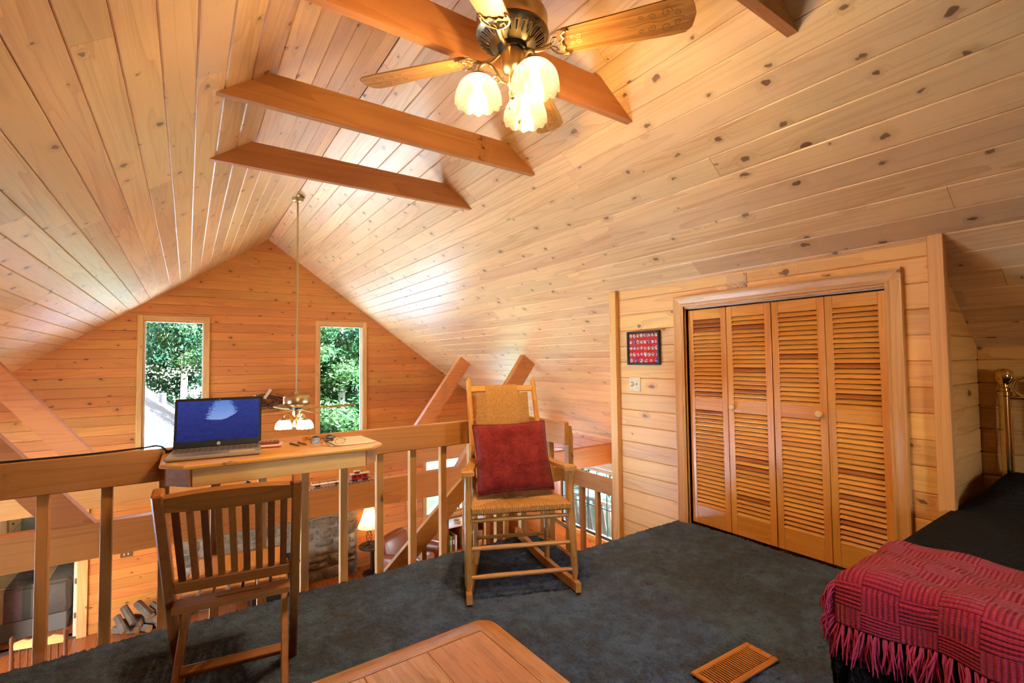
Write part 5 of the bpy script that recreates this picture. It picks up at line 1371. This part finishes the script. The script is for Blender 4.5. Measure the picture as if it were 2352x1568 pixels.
# ================================================================ fieldstone fireplace
fp = thing('stone_fireplace', 'grey brown fieldstone fireplace on the gable wall below the tie beams', 'fireplace', (1.19, YG, ZF))
FX0, FX1, FZ1 = -.02, 2.40, -1.17
MT['mortar'] = plain('grey_mortar', srgb(128, 116, 100), .95, bump=.4, bscale=80)
fo_ = V((1.19, YG, ZF)); HO = (.62, 1.62, ZF, -1.80)
mb = MB()
for (a, b, c, d) in ((FX0, HO[0], ZF, FZ1), (HO[1], FX1, ZF, FZ1), (HO[0], HO[1], HO[3], FZ1)):
    mb.box(((a+b)/2, YG-.075, (c+d)/2), (b-a, .15, d-c))
o = mb.build('mortar_body', MT['mortar'], fp, 0); o.data.transform(M4.Translation(-fo_))
def stone_mat():
    n = N('fieldstone'); tc = n.n('TexCoord').outputs['Object']; oi = n.n('ObjectInfo')
    v_ = n.vmath('ADD', tc, n.vmath('MULTIPLY', oi.outputs['Location'], (7, 7, 7))); a = n.noise(v_, 9, 5, .65); b = n.noise(v_, 60, 3, .6)
    c = n.ramp(a, [(.3, srgb(78, 66, 54)), (.5, srgb(116, 100, 84)), (.72, srgb(150, 132, 112))]); hs = n.n('HueSaturation'); n.l(c, hs.inputs['Color']); n.l(n.math('ADD', .72, n.math('MULTIPLY', oi.outputs['Random'], .55)), hs.inputs['Value'])
    n.l(hs.outputs[0], n.p.inputs['Base Color']); n.p.inputs['Roughness'].default_value = .85; n.bump(n.math('ADD', a, n.math('MULTIPLY', b, .3)), .8, .02); return n.mat
MT['stone'] = stone_mat()
def stone(par, x0, x1, z0, z1, yf, dep):
    g = .007; nx, nz = 4, 4; vs = []; w, h = x1-x0-2*g, z1-z0-2*g; cx, cz = (x0+x1)/2, (z0+z1)/2
    jit = [[random.uniform(-.014, .014) for _ in range(8)] for _ in range(2)]
    for i in range(nx+1):
        for j in range(nz+1):
            u, v_ = 2*i/nx-1, 2*j/nz-1; e = max(abs(u), abs(v_)); rnd = .90 if abs(u) == 1 and abs(v_) == 1 else 1
            vs.append((u*w/2*rnd+(random.uniform(-.008, .008)), -(dep if e < 1 else .004)-(random.uniform(0, .012) if e < 1 else 0), v_*h/2*rnd+random.uniform(-.006, .006)))
    fs = [(i*(nz+1)+j, (i+1)*(nz+1)+j, (i+1)*(nz+1)+j+1, i*(nz+1)+j+1) for i in range(nx) for j in range(nz)]
    o = mesh_obj('stone', vs, fs, MT['stone'], par); o.location = V((cx, yf, cz))-fo_; return o
z = ZF
while z < FZ1-.04:
    h = min(random.uniform(.17, .27), FZ1-z); x = FX0
    while x < FX1-.02:
        w = min(random.uniform(.18, .42), FX1-x)
        if FX1-(x+w) < .09: w = FX1-x
        cx, cz = x+w/2, z+h/2
        if not (HO[0]-.03 < cx < HO[1]+.03 and cz < HO[3]):
            if h > .2 and random.random() < .4:
                k_ = random.uniform(.4, .6)*h; stone(fp, x, x+w, z, z+k_, YG-.15, .022); stone(fp, x, x+w, z+k_, z+h, YG-.15, .026)
            else: stone(fp, x, x+w, z, z+h, YG-.15, random.uniform(.016, .034))
        x += w
    z += h
z = ZF
while z < FZ1-.05:                     # corner stones on the side turned to the lamp
    h = random.uniform(.10, .2); h = min(h, FZ1-z)
    o = MB().box((FX1+.008-fo_.x, -.075, z+h/2-ZF), (.036, .15, h-.014), bev=.008).build('stone', MT['stone'], fp); z += h
fb = MB().box((1.12-fo_.x, -.03, .28), (1.0, .06, .56)).build('firebox', MT['slotdark'], fp)
st_ = thing('wood_stove', 'black iron stove insert standing in the fireplace', 'stove', (1.12, 7.95, ZF))
MB().box((0, 0, .30), (.70, .46, .46), bev=.02).build('body', MT['dark_iron'], st_); MB().box((0, -.24, .32), (.50, .02, .30), bev=.006).build('door', MT['black'], st_)
for sx in (-1, 1):
    for sy in (-1, 1): MB().box((sx*.30, sy*.18, .04), (.05, .05, .08)).build('leg', MT['dark_iron'], st_)
MB().box((0, 0, .54), (.76, .52, .03), bev=.008).build('top_plate', MT['dark_iron'], st_)

# ================================================================ lower room things seen between the balusters
# side table and lamp
et = thing('side_table', 'small dark side table under the lit lamp', 'table', (2.62, 8.12, ZF))
MB().cyl((0, 0, .44), (0, 0, .465), .22, seg=24).build('tabletop', MT['dark_iron'], et); MB().cyl((0, 0, 0), (0, 0, .44), .03).build('pedestal', MT['dark_iron'], et); MB().lathe([(.16, 0), (.15, .02), (.04, .05)], (0, 0, 0), 20).build('base', MT['dark_iron'], et)
tl = thing('table_lamp', 'lit table lamp with pleated bell shade and twisted iron stem', 'lamp', (2.56, 8.10, ZF+.466))
MB().lathe([(.09, 0), (.085, .014), (.02, .03)], (0, 0, 0), 20).build('base', MT['dark_iron'], tl)
mb = MB()
for k in range(6):
    mb.tube([(cos(2*pi*k/6+t*2.6)*(.010+.040*sin(pi*t)), sin(2*pi*k/6+t*2.6)*(.010+.040*sin(pi*t)), .03+.26*t) for t in [i/14 for i in range(15)]], .004, 6)
mb.build('twisted_stem', MT['dark_iron'], tl)
MB().lathe([(.012, .28), (.024, .30), (.018, .32), (.008, .34), (.006, .52)], (0, 0, 0), 16).build('stem_cap', MT['ivory'], tl)
def shade_cloth():
    n = N('lamp_shade_cloth'); t = n.n('BsdfTranslucent'); t.inputs[0].default_value = (.95, .82, .62, 1); d = n.n('BsdfDiffuse'); d.inputs[0].default_value = (.85, .76, .62, 1)
    a = n.n('MixShader'); a.inputs[0].default_value = .4; n.l(t.outputs[0], a.inputs[1]); n.l(d.outputs[0], a.inputs[2]); n.l(a.outputs[0], n.out.inputs[0]); return n.mat
sh = MB().lathe([(.190, .320), (.180, .340), (.140, .430), (.105, .530), (.080, .630), (.076, .655)], (0, 0, 0), 32).build('shade', shade_cloth(), tl)
for k in range(8):
    a = 2*pi*k/8; MB().tube([(cos(a)*r_, sin(a)*r_, z) for r_, z in ((.191, .320), (.181, .340), (.141, .430), (.106, .530), (.081, .630), (.077, .655))], .0025, 5).build('shade_rib', plain('shade_seam', srgb(120, 84, 50), .8), sh)
MB().ball((0, 0, .47), .030, 12, 8).build('bulb', emis('lamp_bulb_glow', (1, .66, .34, 1), 260), tl)
# leather armchair
ac = thing('leather_armchair', 'brown leather armchair beside the lamp below the loft', 'armchair', (2.98, 7.30, ZF), R(35))
MT['leather'] = plain('brown_leather', srgb(128, 66, 34), .32, vary=.2, bscale=10)
MB().box((0, 0, .28), (.60, .60, .30), bev=.07).build('seat', MT['leather'], ac)
def pad(x, y, z, dx, dy, dz, rx=0, name='pad'):
    o = MB().box((0, 0, 0), (dx, dy, dz), bev=min(dx, dy, dz)*.32).build(name, MT['leather'], ac, 80); md = o.modifiers.new('s', 'SUBSURF'); md.levels = 2; md.render_levels = 2
    o.location = (x, y, z); o.rotation_euler = (R(rx), 0, 0); return o
pad(0, .30, .42, .74, .26, .80, -10, 'backrest'); pad(-.36, -.02, .34, .19, .76, .54, 0, 'arm'); pad(.36, -.02, .34, .19, .76, .54, 0, 'arm'); pad(0, -.05, .42, .54, .56, .20, 0, 'cushion')
# wall plaque, picture, wooden switch plate
o = MB().lathe([(.0001, .016), (.06, .012), (.085, .004), (.09, 0)], (0, 0, 0), 24, (0, -1, 0)).build('wall_plaque', plain('carved_grey_plaque', srgb(150, 140, 122), .6, bump=1, bscale=90, vary=.4)); o.location = (3.05, YG-.002, -1.30); o.scale = (1.45, 1, .75); tag(o, 'oval carved grey plaque on the gable wall above the armchair', 'plaque')
pc = thing('picture', 'dark landscape picture in wooden frame on the gable wall', 'picture', (3.47, YG, -1.42))
MB().box((0, -.012, 0), (.21, .02, .33), bev=.004).build('frame', MT['trimz'], pc); MB().box((0, -.0235, 0), (.15, .004, .27)).build('print', plain('dark_print', srgb(66, 74, 70), .4, vary=.4, bscale=30), pc)
swp = thing('switch_plate', 'dark wooden double switch plate on the gable wall above the firewood', 'light switch', (-.66, YG, -1.38))
MB().box((0, -.006, 0), (.13, .012, .11), bev=.003).build('plate', plain('dark_wood_plate', srgb(112, 66, 34), .5), swp)
for x in (-.022, .022): MB().box((x, -.014, -.012), (.012, .012, .026), bev=.002).build('toggle', MT['ivory'], swp)
MB().cyl((0, -.012, .03), (0, -.020, .03), .012).build('dial', MT['ivory'], swp)
# bookshelf with binders under the lower window
bs = thing('bookshelf', 'white topped low shelf under the gridded window', 'shelf', (4.30, 8.22, ZF))
MB().box((0, 0, .49), (1.10, .40, .03), bev=.003).build('top_board', MT['white'], bs)
MB().box((0, 0, .015), (1.06, .38, .03)).build('bottom_board', MT['beamx'], bs)
for x in (-.52, 0, .52): MB().box((x, 0, .25), (.03, .38, .46)).build('upright', MT['beamz'], bs)
MB().box((0, .185, .25), (1.06, .01, .46)).build('back_panel', MT['beamx'], bs)
cols = [(srgb(225, 80, 40), 'orange'), (srgb(40, 90, 160), 'blue'), (srgb(40, 40, 44), 'black'), (srgb(36, 36, 38), 'second black'), (srgb(110, 190, 50), 'lime green'), (srgb(150, 40, 36), 'dark red'), (srgb(220, 216, 206), 'white')]
for k, (c, nm) in enumerate(cols):
    t_ = thing('binder', '%s ring binder standing in the low shelf' % nm, 'binder', (3.86+k*.052, 8.18, ZF+.03), 0, 'binders in the low shelf')
    MB().box((0, 0, .14), (.046, .24, .28), bev=.004).build('cover', plain('binder_%d' % k, c, .4), t_); MB().box((0, -.121, .17), (.026, .002, .08)).build('spine_label', MT['white'], t_)
o = MB().lathe([(.0001, 0), (.05, .004), (.075, .03), (.08, .05), (.074, .05), (.05, .012), (.0001, .01)], (0, 0, 0), 20).build('bowl', plain('yellow_bowl', srgb(220, 176, 70), .3)); o.location = (4.25, 8.15, ZF+.506); tag(o, 'small yellow bowl on the white topped shelf', 'bowl')
# firewood stacked on the floor by the gable wall
MT['bark'] = plain('grey_bark', srgb(96, 76, 58), .9, bump=.8, bscale=40, vary=.35)
MT['cut'] = wood('split_log', light=srgb(200, 160, 112), dark=srgb(150, 104, 64), axis='x', knots=.6, ring=20, rough=.8)
logs = [((-.76, 8.34, -2.32), (-.50, 8.12, -2.30), .050), ((-.62, 8.36, -2.31), (-.38, 8.10, -2.31), .052), ((-.46, 8.36, -2.32), (-.24, 8.14, -2.31), .048), ((-.30, 8.30, -2.32), (-.08, 8.10, -2.32), .045),
        ((-.72, 8.30, -2.22), (-.46, 8.16, -2.23), .050), ((-.56, 8.32, -2.22), (-.30, 8.12, -2.22), .052), ((-.40, 8.30, -2.22), (-.14, 8.14, -2.22), .047),
        ((-.66, 8.28, -2.02), (-.54, 8.12, -2.20), .046), ((-.52, 8.30, -2.02), (-.36, 8.10, -2.16), .050), ((-.36, 8.26, -2.06), (-.22, 8.14, -2.16), .042), ((-.72, 8.22, -2.10), (-.62, 8.06, -2.26), .044)]
logn = ['bark covered log at the bottom left of the firewood pile', 'thick log in the bottom row of the firewood pile', 'bottom row log under the middle of the firewood pile', 'last log of the bottom row beside the stove', 'log lying second row at the pile end', 'middle log of the second firewood row', 'second row log nearest the stove', 'short log leaning on top toward the doorway', 'thick pale log leaning on the pile top', 'splintered log at the top nearest the stove', 'small log leaning against the pile end']
for (a, b, r_), nm in zip(logs, logn):
    a, b = V(a), V(b); d = (b-a).normalized(); u = d.orthogonal().normalized(); w = d.cross(u); vs = []; n = 9; rad = [r_*random.uniform(.82, 1.1) for _ in range(n)]
    for e in (a, b): vs += [e+u*(cos(2*pi*k/n)*rad[k])+w*(sin(2*pi*k/n)*rad[k]) for k in range(n)]
    lgm = MB().add(vs, [(k, (k+1) % n, n+(k+1) % n, n+k) for k in range(n)]).build('firewood_log', MT['bark'], None, 0)
    rel(lgm, (a+b)/2); tag(lgm, nm, 'firewood', 'firewood pile')
    for e_, sl in ((-.001, slice(0, n)), (.001, slice(n, 2*n))):
        ce_ = MB().add([v_+d*e_ for v_ in vs[sl]], [tuple(range(n))]).build('cut_end', MT['cut'], None, 0); ce_.data.transform(M4.Translation(-(a+b)/2)); ce_.parent = lgm
# turned chair post at the lower left
wc = thing('spindle_chair', 'brown spindle back wooden chair on the hardwood floor below', 'chair', (-1.24, 6.52, ZF), R(-14))
MT['walnut'] = plain('walnut_lacquer', srgb(104, 58, 32), .3, vary=.2, bscale=20)
for x in (-.21, .21):
    MB().lathe([(.016, 0), (.018, .40), (.018, .46), (.024, .50), (.016, .54), (.022, .58), (.016, .62), (.020, .66), (.015, .70), (.020, .76), (.017, .80), (.022, .84), (.018, .88), (.0001, .90)], (x, .2, 0), 14).build('back_post', MT['walnut'], wc)
    MB().lathe([(.016, 0), (.02, .2), (.016, .44)], (x, -.2, 0), 12).build('leg', MT['walnut'], wc)
MB().box((0, 0, .45), (.46, .44, .035), bev=.012).build('seat', MT['trimx'], wc)
MB().prism([(-.20, .76), (.20, .76), (.20, .83), (.12, .85), (.08, .835), (0, .86), (-.08, .835), (-.12, .85), (-.20, .83)], 'y', .19, .21).build('crest_rail', MT['trimx'], wc, smooth=0)
for k in range(6): MB().cyl((-.15+k*.06, .2, .46), (-.15+k*.06, .2, .77), .0075, seg=8).build('spindle', MT['walnut'], wc)
for z in (.15, .25): MB().cyl((-.2, -.2, z), (.2, -.2, z), .010, seg=10).build('stretcher', MT['walnut'], wc)
# vine wreath with ribbon on the gable wall
wr = thing('vine_wreath', 'tangled brown vine wreath with white ribbon on the gable wall', 'wreath', (1.06, YG-.05, .50))
mb = MB()
for k in range(46):
    a0 = random.uniform(0, 2*pi); sw_ = random.uniform(1.2, 3.6); rr = random.uniform(.06, .27); ph = random.uniform(0, 9)
    mb.tube([(cos(a0+sw_*t)*(rr+.035*sin(ph+7*t)), -.02+.04*sin(ph+5*t), .08+.50*sin(a0+sw_*t)*(rr+.03*cos(ph+6*t))) for t in [i/9 for i in range(10)]], .0042, 5)
mb.build('vines', plain('brown_vine', srgb(96, 56, 36), .8, vary=.3, bscale=30), wr)['kind'] = 'stuff'
mb = MB(); mb.bar((-.06, -.06, .14), (.03, -.06, .28), .045, .004, up=(0, 1, 0)); mb.bar((-.14, -.06, .02), (-.20, -.06, .20), .04, .004, up=(0, 1, 0)); mb.build('ribbon', plain('cream_ribbon', srgb(224, 206, 184), .6), wr, 0)

# ================================================================ wing bedroom through the doorway
wb = MB(); 
for (c, d) in (((-2.35, YG+3.0, -1.5), (3.6, .1, 2.0)), ((-3.9, YG+1.6, -1.5), (.1, 3.0, 2.0)), ((-.45, YG+1.6, -1.5), (.1, 2.9, 2.0)), ((-2.2, YG+1.6, -.42), (3.6, 3.0, .1))): wb.box(c, d)
struct(wb.build('wall_bedroom', plain('cream_plaster', srgb(206, 190, 164), .8), smooth=0), 'cream plaster walls of the bedroom past the doorway', 'wall')
dc = MB().box((-1.105, YG-.010, (ZF-.70)/2), (.105, .02, -.70-ZF), bev=.003).build('trim_4', MT['trimz'], None); struct(rel(dc, (-1.105, YG, ZF)), 'wood casing beside the open bedroom doorway', 'trim')
MB().box((-.465, -.010, 1.66+.05), (1.05, .02, .10), bev=.003).build('head_casing', MT['trimx'], dc); MB().box((-.93, -.010, .85), (.10, .02, 1.70), bev=.003).build('side_casing', MT['trimz'], dc)
dr = thing('bedroom_door', 'open bedroom door seen edge on with two steel hinges', 'door', (-1.178, YG+.04, ZF))
MB().box((-.004, .40, .82), (.034, .78, 1.62), bev=.002).build('door_slab', plain('pale_door_paint', srgb(228, 196, 158), .5), dr)
for z in (.72, 1.28, .28): MB().box((-.004, .008, z), (.020, .006, .075), bev=.003).build('hinge', MT['steel'], dr)
b2 = thing('striped_bed', 'bed with brown and tan striped spread in the room below', 'bed', (-2.26, 9.55, ZF))
def stripes():
    n = N('striped_spread'); tc = n.n('TexCoord').outputs['Object']; sp_ = n.n('SeparateXYZ'); n.l(tc, sp_.inputs[0])
    c = n.ramp(n.maprange(sp_.outputs[0], -1.0, 1.0), [(0, srgb(176, 140, 92)), (.67, srgb(96, 72, 70)), (.755, srgb(66, 60, 48)), (.80, srgb(96, 84, 72)), (.83, srgb(176, 140, 92)), (.875, srgb(92, 80, 70))], 'CONSTANT')
    n.l(c, n.p.inputs['Base Color']); n.p.inputs['Roughness'].default_value = .8
    w = n.n('TexWave', wave_type='BANDS', bands_direction='Y'); n.l(tc, w.inputs['Vector']); w.inputs['Scale'].default_value = 7; w.inputs['Distortion'].default_value = 2.5; n.bump(w.outputs[0], .5, .03); return n.mat
MB().box((0, 0, .44), (1.96, 1.40, .46), bev=.05).build('spread', stripes(), b2, 60)
MB().box((0, 0, .12), (1.90, 1.34, .24), bev=.01).build('bed_skirt', plain('taupe_skirt', srgb(104, 92, 80), .9), b2)
ds = thing('dresser', 'honey pine chest of drawers in the bedroom corner', 'dresser', (-2.55, 10.80, ZF))
MB().box((0, 0, .62), (.62, .70, 1.24), bev=.008).build('body', MT['trimz'], ds)
for k in range(5):
    q = MB().box((.315, 0, .16+k*.235), (.02, .64, .215), bev=.006).build('drawer', MT['trimy'], ds)
    for y in (-.18, .18): MB().ball((.335, y, .16+k*.235), .016, 10, 6).build('knob', MT['brassdark'], q)

# ================================================================ outside
gn = struct(MB().box((2, 20, -3.10), (90, 70, .1)).build('ground', plain('dark_green_lawn', srgb(46, 62, 30), .9, vary=.25, bscale=2), smooth=0), 'green lawn around the house outside the windows', 'ground')  # dark green base tone, varied at random
gv = struct(MB().box((-4.0, 9.0, -3.04), (16, 15, .06)).build('ground_bounce', plain('pale_bounce_ground', srgb(208, 206, 202), .9, vary=.08, bscale=2), smooth=0), 'pale ground patch added to bounce sunlight indoors', 'ground')  # pale reflector ground added to throw sun up through the windows
ob_ = thing('outbuilding', 'neighbouring building with white ribbed metal roof outside the window', 'building', (-3.2, 16, -3))
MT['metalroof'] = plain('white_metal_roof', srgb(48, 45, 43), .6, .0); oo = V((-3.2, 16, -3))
def rfz(x): return -.58-.83*x
mb = MB(); xa, xb = -3.2, .35
for (y0, y1) in ((12.0, 20.5),):
    mb.prism([(xa, rfz(xa)), (xb, rfz(xb)), (xb, rfz(xb)-.10), (xa, rfz(xa)-.10)], 'y', y0, y1); mb.prism([(xa, rfz(xa)), (xa-3.55, rfz(xb)), (xa-3.55, rfz(xb)-.10), (xa, rfz(xa)-.10)], 'y', y0, y1)
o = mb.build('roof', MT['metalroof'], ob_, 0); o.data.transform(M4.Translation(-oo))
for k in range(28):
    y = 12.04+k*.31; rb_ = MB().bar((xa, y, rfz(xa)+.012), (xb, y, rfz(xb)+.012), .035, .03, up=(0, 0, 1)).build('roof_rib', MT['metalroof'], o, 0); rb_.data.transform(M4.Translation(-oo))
mb = MB(); mb.prism([(xa-3.3, -3), (xb-.25, -3), (xb-.25, rfz(xb)+.1), (xa, rfz(xa)-.11), (xa-3.3, rfz(xb)+.1)], 'y', 12.3, 20.2); o2 = mb.build('walls', plain('blue_grey_siding', srgb(84, 88, 96), .7), ob_, 0); o2.data.transform(M4.Translation(-oo))
vp = MB().cyl((-.62, 18.6, rfz(-.62)-.05), (-.62, 18.6, rfz(-.62)+.35), .09).build('vent_pipe', MT['metalroof'], ob_); vp.data.transform(M4.Translation(-oo))
# deck railing outside the side window
dkr = thing('deck_railing', 'pale slanted slat deck railing outside the side window', 'railing', (7.0, 6.8, -2.5))
pale = plain('weathered_pale_wood', srgb(100, 92, 82), .8)
MB().box((0, 0, .78), (.05, 4.2, .06)).build('top_rail', pale, dkr); MB().box((0, 0, .10), (.05, 4.2, .06)).build('bottom_rail', pale, dkr); MB().box((-.55, 0, -.05), (1.3, 4.2, .06)).build('deck_boards', pale, dkr)
for k in range(20): MB().bar((0, -2.0+k*.2, .10), (0, -2.0+k*.2+.14, .78), .03, .08, up=(0, 1, 0)).build('slat', pale, dkr)
# trees
def leaf_mat(name, a, b):
    n = N(name); oi = n.n('TexCoord').outputs['Object']; ns = n.noise(oi, 3.0, 3, .6); c = n.ramp(ns, [(.35, a), (.65, b)])
    d = n.n('BsdfDiffuse'); n.l(c, d.inputs[0]); t = n.n('BsdfTranslucent'); n.l(c, t.inputs[0]); m = n.n('MixShader'); m.inputs[0].default_value = .45; n.l(d.outputs[0], m.inputs[1]); n.l(t.outputs[0], m.inputs[2]); n.l(m.outputs[0], n.out.inputs[0]); return n.mat
LM = [leaf_mat('leaf_green', srgb(22, 40, 19), srgb(44, 66, 35)), leaf_mat('leaf_bluegreen', srgb(22, 40, 23), srgb(44, 66, 44)), leaf_mat('leaf_light', srgb(36, 54, 25), srgb(60, 78, 40))]
def crown_mesh(seed, n, rx, rz, clumps):
    rng = np.random.default_rng(seed); cs_ = rng.normal(0, 1, (clumps, 3)); cs_ /= np.linalg.norm(cs_, axis=1)[:, None]; cs_ *= rng.uniform(.3, 1.0, (clumps, 1))**.5
    ci = rng.integers(0, clumps, n); p = cs_[ci]*np.array([rx, rx, rz])+rng.normal(0, .26, (n, 3))*np.array([1, 1, .75])*rx*.5
    L = rng.uniform(.05, .11, (n, 1)); d1 = rng.normal(0, 1, (n, 3)); d1 /= np.linalg.norm(d1, axis=1)[:, None]; d2 = np.cross(d1, rng.normal(0, 1, (n, 3))); d2 /= np.linalg.norm(d2, axis=1)[:, None]
    v = np.concatenate([p-d1*L, p+d2*L*.45, p+d1*L, p-d2*L*.45], 1).reshape(-1, 3); f = np.arange(4*n).reshape(-1, 4)
    me = bpy.data.meshes.new('foliage'); me.from_pydata(v.tolist(), [], f.tolist()); return me
CM = [crown_mesh(s, 15000, 2.0, 3.2, 60) for s in (1, 2, 3)]
spots = [(-4.6, 24.5, 9, 'leafy tree behind the metal roof at far left'), (-.2, 22.5, 10, 'tall leafy tree right behind the metal roof'), (2.6, 15.5, 7.5, 'pale green tree close outside the gable window'), (4.2, 16.5, 8.5, 'slim trunked tree outside the gable window by the fan'), (5.8, 18.5, 9, 'leafy tree beyond the lower gridded window'), (8.6, 20.0, 10, 'broad tree farther behind the deck'), (10.4, 12.5, 7, 'leafy tree past the deck railing'), (11.5, 8.5, 8, 'light green tree outside the side window'), (3.4, 26.5, 12, 'tallest background tree on the slope'), (3.3, 20.4, 8, 'mid distance tree behind the slim trunked tree'), ]
for i, (x, y, h, lab) in enumerate(spots):
    t = thing('tree', lab, 'tree', (x, y, -3), random.uniform(0, 6), 'trees outside')
    MB().tube(spline([(0, 0, 0), (.1*random.uniform(-1, 1), .1, h*.35), (.15*random.uniform(-1, 1), .1, h*.8)], 5), [.16-.008*k for k in range(11)], 8).build('trunk', plain('tree_bark_%d' % i, srgb(150, 140, 124), .9), t)
    for k, (dz, s_) in enumerate(((h*.36, .95), (h*.66, .9))):
        me = CM[(i+k) % 3].copy(); me.materials.append(LM[(i+k) % 3]); fo = bpy.data.objects.new('foliage', me); COL.objects.link(fo); fo.parent = t; fo.location = (random.uniform(-.5, .5), random.uniform(-.5, .5), dz); fo.scale = (s_, s_, s_*h/9); fo['kind'] = 'stuff'
